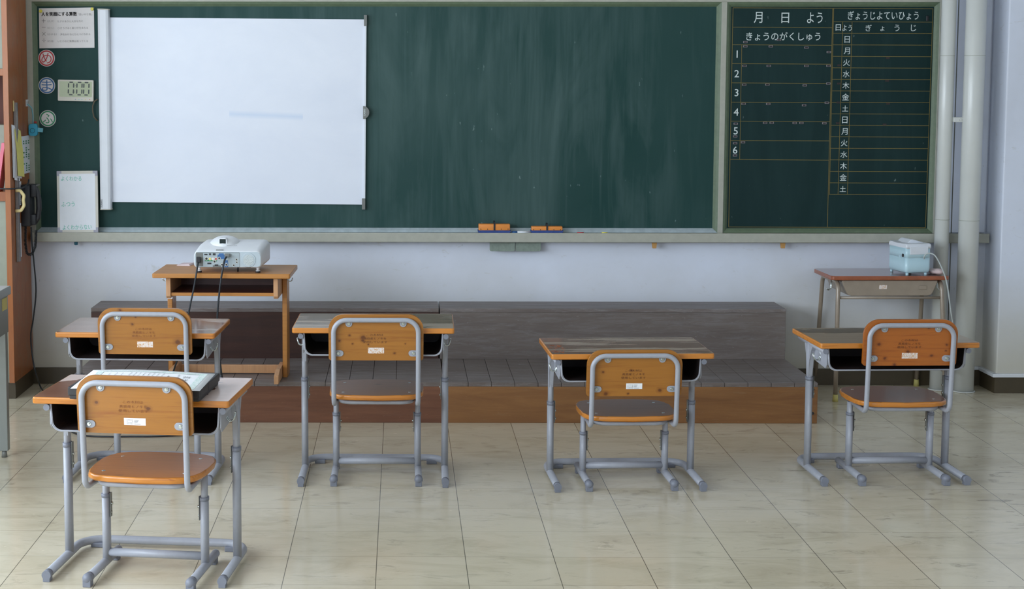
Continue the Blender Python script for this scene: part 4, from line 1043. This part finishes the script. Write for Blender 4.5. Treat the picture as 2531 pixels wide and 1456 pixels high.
mb = MB(); mb.prism(rrect(xl + .004, xr - .004, zb_ + .003, zt_ - .004, [.014, .014, .02, .02]), 0.001, -0.002, 'xz', 0.0015, 2); fc = mb.build('rear_face', M['proj_grey'], pj)
hx_, hz_ = pz(960, 300)
mb = MB(); mb.sphere((hx_, 0.178, zt_ + 0.008), 1.0, 0.076, 0.105, 0.048, 36, 20)
mb.prism(rrect(hx_ - 0.0200, hx_ + 0.0200, zt_ + 0.010, zt_ + 0.0525, [0.004, 0.004, 0.010, 0.010]), 0.084, 0.15, 'xz', 0.003, 3)
mb.build('lens_hump', M['proj'], pj)
a, b = pz(870, 170), pz(1055, 297)
mb = MB(); mb.box((a[0], 0.0825, zt_ + 0.0265), (b[0], 0.12, zt_ + 0.0485), 0.002, 2); mb.build('lens_window', M['smoke'], pj)
mb = MB(); (u0, v1), (u1, v0) = pz(262, 637), pz(1524, 1064); mb.prism(rrect(u0, u1, v0, v1, .003), -0.0012, -0.0022, 'xz'); mb.build('panel_recess_shade', M['clip_grey'], pj)  # recess shade added as a dark rim so the panel looks inset
mb = MB(); (u0, v1), (u1, v0) = pz(272, 652), pz(1516, 1060); mb.prism(rrect(u0, u1, v0, v1, .002), -0.0015, -0.0028, 'xz'); mb.build('port_panel', M['port_grey'], pj)
mb = MB(); (u0, v1), (u1, v0) = pz(272, 655), pz(470, 1035); mb.prism(rrect(u0, u1, v0, v1, .002), -0.002, -0.0032, 'xz'); mb.build('power_inlet', M['clip_grey'], pj)
def prect(x0, y0, x1, y1, m, nm='port', t=0.0040):
    (u0, v1), (u1, v0) = pz(x0, y0), pz(x1, y1); q = MB(); q.box((min(u0, u1), -t, min(v0, v1)), (max(u0, u1), -0.002, max(v0, v1)), 0.0005, 1); q.build(nm, m, pj)
prect(885, 700, 1088, 832, M['blue'], 'blue_marking', 0.0032); prect(1085, 920, 1192, 1065, M['blue'], 'blue_marking', 0.0032); prect(518, 845, 872, 897, M['green'], 'green_marking', 0.0032); prect(745, 1010, 985, 1065, M['clip_grey'], 'grey_marking', 0.0032)
for r_ in ((505, 680, 595, 717), (640, 665, 697, 718), (750, 662, 828, 722), (590, 935, 705, 977), (800, 985, 905, 1027)): prect(*r_, M['black'])
for r_ in ((925, 665, 1062, 718), (1062, 862, 1182, 912)): prect(*r_, M['blue'])
for (x, y, r_, m) in ((565, 820, 42, 'black'), (935, 808, 34, 'black'), (797, 902, 32, 'black'), (1015, 990, 32, 'black'), (1140, 990, 34, 'black'), (1435, 840, 24, 'black'), (1440, 920, 24, 'black'), (1350, 1005, 22, 'black'), (668, 825, 36, 'yellow'), (752, 825, 36, 'white_pl'), (838, 825, 36, 'red')):
    u, v = pz(x, y); q = MB(); q.disc((u, -0.002, v), (r_ + 9) / 11.505 / PS, 0.0016, 'y', 20); jk = q.build('jack', M['lcdframe'], pj)
    q = MB(); q.disc((u, -0.003, v), r_ * .8 / 11.505 / PS, 0.0014, 'y', 16); q.build('socket', M[m], jk)
u, v = pz(1780, 855); q = MB(); q.disc((u, -0.001, v), 215 / 11.505 / PS, 0.003, 'y', 40, 200 / 11.505 / PS); rg = q.build('speaker_ring', M['proj_grey'], pj)
q = MB(); q.disc((u, -0.0038, v), 158 / 11.505 / PS, 0.0012, 'y', 36); q.build('speaker_grille', M['grille'], rg)
for x in (335, 2030):
    u, _ = pz(x, 1200); q = MB(); q.disc((u, 0.022, zb_ + .004), 0.0085, zb_ - .008, 'z', 16, 0.0065); q.disc((u, 0.022, 0.0105), 0.0105, 0.0105, 'z', 18, 0.0112); ft = q.build('foot', M['proj'], pj)
    q = MB(); q.disc((u, 0.022, 0.0085), 0.0118, 0.0083, 'z', 18, 0.0115); q.build('rubber_pad', M['black'], ft)
u, _ = pz(1420, 1200); q = MB(); q.disc((u, 0.06, zb_ + .006), 0.004, zb_ + .006, 'z', 10); q.build('rear_foot', M['black'], pj)
q = MB(); a = pz(830, 548); b = pz(1040, 575); q.box((a[0], 0.012, zt_ + .0005), (b[0], 0.020, zt_ + .0052)); q.build('vent_tab', M['clip_grey'], pj)
q = MB(); q.keep = True; q.text('EPSON', pz(1240, 0)[0], 0.075, 0.010, 0.048, zt_ + 0.0178, 'xy', 0, 0.0); 
for v in q.bm.verts: v.co.z = zt_ + 0.0148 + (v.co.y - 0.05) * 0.16
q.build('logo', M['ink_grey'], pj)
# its two black cables (world space)
def cable(name, pts, r, m, label, cat, plug=None):
    t = thing(name, label, cat, pts[0])
    P0 = Vector(pts[0]); q = MB(); P = [Vector(p) - P0 for p in pts]
    sm = []
    for i in range(len(P) - 1):
        p0, p1, p2, p3 = P[max(i - 1, 0)], P[i], P[i + 1], P[min(i + 2, len(P) - 1)]
        for k in range(7):
            u = k / 7; sm.append(0.5 * ((2 * p1) + (-p0 + p2) * u + (2 * p0 - 5 * p1 + 4 * p2 - p3) * u * u + (-p0 + 3 * p1 - 3 * p2 + p3) * u ** 3))
    sm.append(P[-1]); q.tube(sm, r, 10); q.build('cord', m, t)
    return t
c1 = cable('power_cord', [on_y(491, 646, 1.142), on_y(489, 654, 1.125), on_y(485, 678, 1.100), on_y(479, 712, 1.098), on_y(470, 755, 1.098), on_y(461, 800, 1.10), on_y(448, 860, 1.11), on_y(433, 905, 1.13), on_z(421, 940, 0.204)], 0.0042, M['cable'], 'black power cord hanging from the left side of the projector', 'cable')
q = MB(); q.box((-0.010, -0.010, -0.006), (0.010, 0.002, 0.022), 0.003); q.build('plug', M['black'], c1)
c2 = cable('video_cable', [on_y(563, 632, 1.142), on_y(556, 641, 1.118), on_y(551, 662, 1.100), on_y(545, 700, 1.097), on_y(540, 745, 1.097), on_y(537, 790, 1.098), on_y(539, 850, 1.11), on_y(545, 905, 1.12), on_y(548, 928, 1.13), on_z(552, 943, 0.204)], 0.0045, M['cable'], 'black video cable hanging from the middle of the projector', 'cable')
q = MB(); q.box((-0.014, -0.014, -0.006), (0.010, 0.004, 0.010), 0.003); q.build('plug', M['clip_grey'], c2)
p = on_z(462, 655, 0.7245)
mb = MB(); mb.loft([[(p.x - .048, p.y - .03, .7247), (p.x + .02, p.y - .04, .7247), (p.x + .04, p.y + .04, .7247), (p.x - .03, p.y + .05, .7247)], [(p.x - .040, p.y - .022, .7300), (p.x + .014, p.y - .03, .7330), (p.x + .032, p.y + .03, .7335), (p.x - .024, p.y + .04, .7310)]], False)
tag(mb.build('folded_cloth', plain('pinkish_cloth', srgb(212, 194, 196), 0.9)), 'small pinkish folded cloth on the wooden desk left of the projector', 'cloth')

# ------------------------------------------------------------------ beige legged desk at the right
rd = thing('steel_legged_desk', 'older desk with brown top and beige tube legs by the right pipes', 'desk', (2.578, 1.778, 0), math.radians(1.0))
RB = 0.616
mb = MB(); mb.prism(rrect(-0.302, 0.302, 0, 0.335, 0.018, 5), RB, RB + 0.021, 'xy', 0.005, 3); mb.bm.normal_update()
for f in mb.bm.faces:
    if f.normal.z > 0.99: f.material_index = 1
mb.build('top', [M['rtop_edge'], M['rtop']], rd)
mb = MB()
mb.prism([(-0.244, RB - .002), (-0.244, RB - .012), (-0.222, RB - .066), (-0.212, RB - .078), (-0.196, RB - .082), (0.196, RB - .082), (0.212, RB - .078), (0.222, RB - .066), (0.244, RB - .012), (0.244, RB - .002)], 0.012, 0.31, 'xz', 0.004, 2); tr_ = mb.build('book_tray', M['beige'], rd)
mb = MB(); mb.box((0.150, 0.0095, RB - .050), (0.190, 0.0125, RB - .030), 0.002); mb.build('name_holder', M['beige'], tr_)
mb = MB(); mb.box((-0.055, 0.0105, RB - .047), (-0.015, 0.0122, RB - .026)); mb.build('worn_sticker', M['worn_label'], tr_)
for s in (-1, 1):
    mb = MB(); pts = [(s * .283, -0.045, 0.02), (s * .268, 0.022, RB - .012), (s * .268, 0.290, RB - .012), (s * .272, 0.355, 0.02)]
    if s < 0: pts = [(-.283, -0.050, 0.02), (-.262, 0.022, RB - .012), (-.262, 0.300, RB - .012), (-.262, 0.395, 0.02)]
    mb.tube(fillet(pts, [0, .045, .045, 0], 7), 0.0112, 14); mb.build('leg', M['beige'], rd)
    mb = MB(); mb.tube([(s * .275, -0.012, 0.155), (s * .266, 0.355, 0.155)], 0.008, 10); mb.build('side_rail', M['beige'], rd)
    for yy, xx in ((pts[0][1], pts[0][0]), (pts[3][1], pts[3][0])):
        mb = MB(); mb.disc((xx, yy, 0.036), 0.0128, 0.036, 'z', 14, 0.0145); mb.build('foot_cap', M['yellow_cap'], rd)
    mb = MB()
    for y_ in (0.10, 0.112): mb.tube(fillet([(s * .272, y_, RB - .004), (s * .274, y_, RB - .052), (s * .288, y_, RB - .066), (s * .300, y_, RB - .056)], .010, 4), 0.0024, 8)
    mb.build('bag_hook', M['chrome'], rd)
mb = MB(); mb.tube([(-.266, 0.016, RB - .092), (.266, 0.016, RB - .092)], 0.0072, 10); mb.build('front_rail', M['beige'], rd)
mb = MB(); mb.tube([(-.270, 0.17, 0.155), (.270, 0.17, 0.155)], 0.008, 10); mb.build('cross_rail', M['beige'], rd)

# electric pencil sharpener
sp = thing('pencil_sharpener', 'pale blue electric pencil sharpener with white lid on the beige legged desk', 'pencil sharpener', (2.656, 1.790, RB + 0.0215), math.radians(10.5))
w_, d_, h_ = 0.138, 0.186, 0.160
def ssec(z, g):
    return [(u, v, z) for u, v in rrect(-g, w_ + g, -g, d_ + g, 0.016 + g, 5)]
mb = MB(); mb.loft([ssec(0.012, -0.010), ssec(0.018, -0.003), ssec(0.030, 0.0), ssec(0.088, 0.0), ssec(0.0885, -0.0012), ssec(0.0895, -0.0012), ssec(0.090, 0.0), ssec(0.140, 0.0)]); mb.build('body', M['mint'], sp)
mb = MB()
mb.prism([(-0.001, 0.138), (-0.001, 0.154), (0.004, 0.161), (0.014, 0.164), (0.060, 0.162), (0.110, 0.160), (0.150, 0.164), (0.176, 0.165), (0.184, 0.160), (0.187, 0.152), (0.187, 0.138)], -0.001, w_ + 0.001, 'yz', 0.008, 4, True)
mb.prism([(0.034, 0.158), (0.060, 0.179), (0.066, 0.180), (w_ - 0.010, 0.163), (w_ - 0.010, 0.157)], 0.060, 0.172, 'xz', 0.003, 3)
mb.build('lid', M['white_pl'], sp)
mb = MB(); mb.box((0.020, -0.0035, 0.108), (0.120, 0.02, 0.148), 0.002); mb.build('shavings_flap', M['white_pl'], sp)
mb = MB(); mb.disc((-0.0008, 0.030, 0.102), 0.0085, 0.003, 'x', 18); mb.build('pencil_hole', M['black'], sp)
mb = MB(); mb.box((-0.0012, 0.060, 0.080), (0.0, 0.072, 0.098)); mb.build('button', M['mint'], sp)
for u, v in ((0.014, 0.012), (w_ - 0.022, 0.012), (0.014, d_ - 0.014), (w_ - .022, d_ - .014)):
    mb = MB(); mb.disc((u, v, 0.013), 0.0075, 0.013, 'z', 12); mb.build('foot', M['mint'], sp)
base = Vector((2.656, 1.790, RB + .0215))
mb = MB(); rot = Matrix.Rotation(math.radians(-10.5), 4, 'Z')
wp = [on_y(2284, 640, 1.800), on_y(2284.5, 634, 1.785), on_y(2290, 627.5, 1.775), on_y(2300, 626.5, 1.765), on_y(2311, 632, 1.755), on_y(2322, 650, 1.75), on_y(2331, 670, 1.748), on_y(2338, 690, 1.748), on_y(2343, 715, 1.75), on_y(2347, 745, 1.76), on_y(2350, 770, 1.77), on_y(2355, 800, 1.80), on_y(2360, 850, 1.86)]
lp = [rot @ (p - base) for p in wp]; sm = []
for i in range(len(lp) - 1):
    p0, p1, p2, p3 = lp[max(i - 1, 0)], lp[i], lp[i + 1], lp[min(i + 2, len(lp) - 1)]
    for k in range(5):
        u = k / 5; sm.append(0.5 * ((2 * p1) + (-p0 + p2) * u + (2 * p0 - 5 * p1 + 4 * p2 - p3) * u * u + (-p0 + 3 * p1 - 3 * p2 + p3) * u ** 3))
sm.append(lp[-1]); mb.tube(sm, 0.0034, 8); mb.build('power_cord', M['cordwhite'], sp)
# pale cloth and pencil beside the sharpener
pc = on_z(2334, 680, RB + .0215)
mb = MB()
mb.sphere((0, 0, 0.014), 1.0, 0.030, 0.062, 0.0135, 20, 12)
mb.sphere((0.004, -0.03, 0.016), 1.0, 0.024, 0.034, 0.016, 16, 10)
o = mb.build('crumpled_cloth', plain('pale_pink_cloth', srgb(206, 184, 182), 0.9)); o.location = (2.828, 1.862, RB + .0225); o.rotation_euler = (0, 0, 0.15)
tag(o, 'pale pink crumpled cloth at the right edge of the beige legged desk', 'cloth')
mb = MB(); mb.tube([(2.812, 2.00, RB + .052), (2.836, 1.935, RB + .0255)], 0.0036, 8); tag(mb.build('pencil', M['black']), 'thin dark pencil lying behind the sharpener', 'pencil')

# ------------------------------------------------------------------ pipes
for x, y, r, lab in ((3.041, 1.985, 0.0515, 'thick cream painted vertical pipe beside the wall pillar'), (2.917, 2.033, 0.0370, 'thinner cream painted vertical pipe at the right end of the blackboard')):
    t = thing('drain_pipe', lab, 'pipe', (x, y, 0), 0, 'vertical pipes')
    mb = MB(); mb.tube([(0, 0, 0), (0, 0, RZ)], r, 32); mb.build('pipe_wall', M['pipe'], t)
    for z in (0.905, 1.758):
        mb = MB(); mb.ring((0, 0, z), r, 0.0012, 'z', 32, 6); mb.build('seam', M['greygreen'], t)
    mb = MB(); mb.ring((0, 0, 0.004), r + 0.004, 0.004, 'z', 32, 6); mb.build('floor_collar', M['pipe'], t)
mb = MB(); p = on_y(2376, 296, 1.985); mb.box((2.945, 1.985, p.z - .013), (2.996, 2.045, p.z + .013), 0.002); mb.disc((2.978, 1.985, p.z), 0.006, 0.004, 'y', 8)
tag(mb.build('pipe_clamp', M['pipe']), 'small cream clamp joining the two vertical pipes', 'pipe clamp')
# conductor between pipes
mb = MB(); mb.tube([(2.990, 2.10, 0), (2.990, 2.10, 2.9)], 0.003, 6); tag(mb.build('thin_conduit', M['clip_grey']), 'thin grey conduit running up between the two pipes', 'conduit')

# ------------------------------------------------------------------ cabinet at the left
cb = thing('bookcase', 'tall brown veneered bookcase at the left end of the front wall', 'bookcase', (-1.893, 1.732, 0), 0)
CW, CD, CH = 1.2, 0.40, 2.35
mb = MB(); mb.box((-0.024, 0.0, 0.086), (0, CD, CH), 0.001, 1); mb.build('side_panel', M['cab'], cb)
mb = MB(); mb.box((-0.027, -0.004, 0.086), (0.0005, 0.001, CH), 0.0008, 1); mb.build('front_edge', M['cab_edge'], cb)
mb = MB(); mb.box((-CW, 0.02, 0), (-0.002, CD, 0.086)); mb.build('plinth', M['base'], cb)
mb = MB(); mb.box((-CW, CD - .01, 0.086), (-0.024, CD, CH)); mb.build('back_panel', plain('shelf_back', srgb(96, 50, 36), 0.6), cb)
mb = MB(); mb.box((-CW, 0.0, 0.086), (-CW + .024, CD, CH)); mb.build('side_panel', M['cab'], cb)
for z in (1.668, 1.046):
    mb = MB(); mb.box((-CW + .024, -0.002, z - .017 if z > 1.2 else z - .028), (-0.024, CD - .01, z + .017 if z > 1.2 else z + .02), 0.001, 1); mb.build('shelf', M['cab_edge'], cb)
mb = MB(); mb.box((-CW + .024, 0.012, 0.086), (-0.026, 0.026, 1.018)); mb.build('lower_door', M['greygreen'], cb)
mb = MB(); mb.box((-CW + .024, 0.012, 1.686), (-0.026, 0.026, CH)); mb.build('upper_door', M['greygreen'], cb)
mb = MB(); mb.box((-0.30, 0.05, 1.07), (-0.03, 0.25, 1.40), 0.002); o = mb.build('storage_box', M['greygreen']); o.location = (-1.893, 1.84, 0); tag(o, 'grey green storage box inside the bookcase behind the pink folder', 'box')
mb = MB(); mb.prism([(0, 0), (0.020, 0), (0.058, 0.245), (0.040, 0.245)], 0, 0.10, 'xz', 0.001); o = mb.build('folder', M['pink']); o.location = (-1.978, 1.745, 1.0675)
tag(o, 'pink folder leaning inside the bookcase', 'folder')
# things on the cabinet side
XC = -1.8925
def side(py_or_z, y): return Vector((XC, y, py_or_z))
def onx(px, py, x=XC):
    d = ray(px, py); return CAM + d * ((x - CAM.x) / d.x)
def sidebox(name, a, b, m, th, label, cat, marks=None, par=None):
    p, q = onx(*a), onx(*b); y0, y1 = sorted((p.y, q.y)); z0, z1 = sorted((p.z, q.z))
    mb = MB(); mb.box((0, y0, z0), (th, y1, z1)); o = mb.build(name, m, par); o.location = (XC + .0005, 0, 0)
    if label: tag(o, label, cat)
    if marks:
        mb = MB(); mb.keep = True; rnd = random.Random(int(a[0] * 7 + a[1]))
        rows, vertical, mm = marks
        for i in range(rows):
            f = (i + 0.8) / (rows + 0.6)
            for k in range(14):
                if rnd.random() < 0.3: continue
                g = 0.08 + 0.84 * k / 14
                if vertical: yy, zz, hy, hz = y0 + (y1 - y0) * f, z0 + (z1 - z0) * g, (y1 - y0) / rows * .22, (z1 - z0) * .018
                else: yy, zz, hy, hz = y0 + (y1 - y0) * g, z0 + (z1 - z0) * f, (y1 - y0) * .02, (z1 - z0) / rows * .25
                mb.quad([(th + .0004, yy - hy, zz - hz), (th + .0004, yy + hy, zz - hz), (th + .0004, yy + hy, zz + hz), (th + .0004, yy - hy, zz + hz)])
        mb.build('print', mm, o)
    return o
sidebox('notice_sheet', (42, 434), (74, 334), M['paper'], 0.001, 'white notice sheet with green print taped to the bookcase side', 'notice', (5, True, M['green']))
sidebox('notice_sheet', (41, 510), (51.5, 448), M['paper'], 0.001, 'narrow white instruction sheet on the bookcase side behind the cream hook', 'notice', (3, True, M['ink_grey']))
sidebox('notice_sheet', (41, 640), (51.5, 551), M['paper'], 0.001, 'long white note with handwriting low on the bookcase side', 'notice', (2, True, M['ink_grey']))
sidebox('sticker', (63.5, 263), (71.5, 246), M['paper'], 0.0008, 'small white sticker on the bookcase side above the blue alarm', 'sticker', (2, True, M['ink_grey']))
a = onx(32.5, 250); b = onx(33.5, 742)
mb = MB(); mb.box((0, a.y - .004, 0.700), (0.016, a.y + .028, 1.515), 0.002); o = mb.build('plastic_rail', M['clear']); o.location = (XC + .0005, 0, 0)
tag(o, 'long cloudy plastic rail fixed upright along the bookcase side', 'rail')
mb = MB(); mb.box((0, a.y - .014, 1.47), (0.006, a.y - .004, 1.525), 0.002); o = mb.build('door_stop', M['cream']); o.location = (XC + .0005, 0, 0); tag(o, 'small cream stopper at the top of the plastic rail', 'stopper')
# hanging papers
t = thing('hanging_papers', 'wad of white and yellow papers hanging from the bookcase side', 'papers', (XC, 1.80, 1.36))
for k, (m, dx, tw) in enumerate((('paper', 0.003, 0.00), ('paper', 0.006, 0.05), ('poster', 0.009, 0.10), ('yellow', 0.014, 0.16))):
    mb = MB(); zt2, zb2 = 0.045 - .008 * k, -0.225 - 0.012 * (k % 2) + (0.02 if k == 3 else 0)
    y0 = -0.035 + .012 * k
    pts = lambda z, bulge: [(dx * bulge, y0, z), (dx * bulge + .001, y0, z), (dx * bulge + 0.007 + tw * .05, y0 + .075, z - .01), (dx * bulge + 0.006 + tw * .05, y0 + .075, z - .01)]
    mb.loft([pts(zb2, 1.5), pts((zt2 + zb2) / 2, 1.25), pts(zt2, .4)], False); mb.build('sheet', M[m] if m != 'yellow' else plain('yellow_paper', srgb(214, 206, 116), 0.8), t)
# cream hook
p = onx(38, 497); yk = 1.785
mb = MB(); pts = [on_y(x, y, yk) for x, y in ((38.5, 471), (50, 471), (59.5, 484), (57.5, 495), (59.5, 508), (52, 521), (38.5, 521.5))]
mb.tube(fillet(pts, 0.012, 5), 0.0065, 10, True, 0.0085); tag(mb.build('cream_handle', M['cream']), 'cream C-shaped handle sticking out of the bookcase side', 'handle')
# telephone
PYy = 1.93
a = on_y(56, 457, PYy); b = on_y(75, 560, PYy)
t = thing('telephone', 'black wall telephone with coiled cord on the bookcase side', 'telephone', (XC, PYy, 0))
mb = MB(); mb.box((0.001, 0, b.z), (b.x - XC, 0.11, a.z), 0.006, 3); mb.build('base', M['black'], t)
q = [on_y(x, y, PYy + .03) for x, y in ((82, 462), (90, 470), (95, 492), (96, 515), (93, 538), (84, 552))]
mb = MB(); mb.tube(fillet([(v.x - XC, 0.035, v.z) for v in q], 0.02, 5), 0.0085, 12, True, 0.014)
for (x0, y0, x1, y1) in ((76, 455, 91, 487), (76, 529, 90, 556)):
    u, v = on_y(x0, y0, PYy + .03), on_y(x1, y1, PYy + .03); mb.box((u.x - XC, 0.015, v.z), (v.x - XC, 0.055, u.z), 0.005, 3)
mb.build('handset', M['black'], t)
def helix(path, R, r, turns, par, m, nm):
    P = [Vector(p) for p in path]; L = [0]
    for i in range(1, len(P)): L.append(L[-1] + (P[i] - P[i - 1]).length)
    def at(s):
        for i in range(1, len(P)):
            if s <= L[i] or i == len(P) - 1:
                f = (s - L[i - 1]) / max(1e-9, L[i] - L[i - 1]); return P[i - 1].lerp(P[i], f), (P[i] - P[i - 1]).normalized()
    n = turns * 9; out = []
    for k in range(n + 1):
        p, d = at(L[-1] * k / n); side_ = Vector((0, 1, 0)); up_ = d.cross(side_).normalized(); a_ = 2 * PI * turns * k / n
        out.append(p + (side_ * math.cos(a_) + up_ * math.sin(a_)) * R)
    mb = MB(); mb.tube(out, r, 6); return mb.build(nm, m, par)
cp = fillet([Vector((on_y(x, y, PYy).x - XC, 0.03, on_y(x, y, PYy).z)) for x, y in ((58.5, 523), (60, 545), (59, 600), (63, 630), (75, 632), (84, 610), (86, 570))], 0.03, 6)
helix(cp, 0.0058, 0.0022, 58, t, M['cable'], 'coiled_cord')
mb = MB(); v = on_y(76, 461, PYy); mb.box((v.x - XC - .004, 0.02, v.z), (v.x - XC + .026, 0.09, v.z + .008), 0.002); mb.build('hook_cradle', M['clip_grey'], t)
# phone line to the floor
cable('phone_line', [on_y(77, 562, 1.95), on_y(79, 600, 1.96), on_y(84, 650, 1.97), on_y(89, 720, 1.97), on_y(82, 790, 1.96), on_y(76, 830, 1.95), on_y(80, 880, 1.92), on_y(88, 920, 1.88), on_z(101, 958, 0.006), on_z(113, 975, 0.006), on_z(150, 1040, 0.006), on_z(200, 1075, 0.006), on_z(340, 1079, 0.006), on_z(430, 1077, 0.006), on_z(530, 1071, 0.006)], 0.0040, M['cable'], 'black cable dropping from the telephone and running across the floor', 'cable')
cable('black_cable', [on_y(-6, 466, 1.70), on_y(15, 467, 1.70), on_y(35, 466.5, 1.72), on_y(55, 464, 1.80), on_y(66, 458, 1.90), on_y(70, 450, 1.95), on_y(71, 444, 1.97)], 0.0038, M['cable'], 'short black cable stretched across the bookcase edge to the telephone', 'cable')
# blue alarm
p = on_y(81.5, 321, 2.118)
t = thing('alarm_buzzer', 'small bright blue alarm buzzer hanging on a strap by the blackboard frame', 'alarm', (p.x, 2.138, p.z))
mb = MB(); mb.prism(rrect(-0.0225, 0.0225, -0.031, 0.031, 0.010), 0.0, -0.022, 'xz', 0.004, 3); mb.build('body', M['cyan'], t)
mb = MB(); mb.ring((-0.003, -0.0222, -0.004), 0.0125, 0.0009, 'y', 28, 6); mb.build('button_ring', M['ink'], t)
mb = MB(); mb.box((0.020, -0.010, -0.012), (0.050, -0.004, 0.010), 0.001, 1, None, 0, 0.12); mb.build('tag', M['cyan2'], t)
mb = MB(); mb.tube(fillet([(-0.002, -0.010, 0.030), (-0.001, -0.010, 0.075), (-0.006, -0.012, 0.115), (-0.030, -0.02, 0.140)], .02, 5), 0.0028, 8, True, 0.0015); mb.build('strap', M['cyan2'], t)
mb = MB(); mb.sphere((0.012, -0.012, 0.040), 0.006, 1.4, .7, .8); mb.build('red_tie', M['red'], t)

# ------------------------------------------------------------------ teacher's steel desk at the left edge
td = thing('office_desk', 'grey steel office desk cut off at the left edge of the picture', 'desk', (-1.606, 0.555, 0))
mb = MB(); mb.box((-1.1, -0.68, 0.706), (0, 0.0, 0.743), 0.004, 2); mb.bm.normal_update()
for f in mb.bm.faces:
    if f.normal.z > 0.99: f.material_index = 1
mb.build('top', [M['tdesk'], M['tdesk_top']], td)
for x in (-0.012, -1.05):
    for y in (-0.028, -0.64):
        mb = MB(); mb.box((x - .040, y - .038, 0.030), (x, y, 0.706), 0.002); lg = mb.build('leg', M['tdesk'], td)
        mb = MB(); mb.disc((x - .02, y - .02, 0.031), 0.010, 0.031, 'z', 14, 0.013); mb.build('levelling_foot', M['clip_grey'], lg)
mb = MB(); mb.box((-0.018, -0.62, 0.545), (-0.010, -0.02, 0.706)); mb.box((-1.07, -0.020, 0.545), (-0.02, -0.012, 0.706)); mb.build('apron', M['tdesk'], td)
mb = MB(); mb.box((-0.0098, -0.120, 0.648), (-0.0088, -0.035, 0.700)); mb.build('yellow_sticker', plain('old_yellow_sticker', srgb(190, 178, 108), 0.7), td)
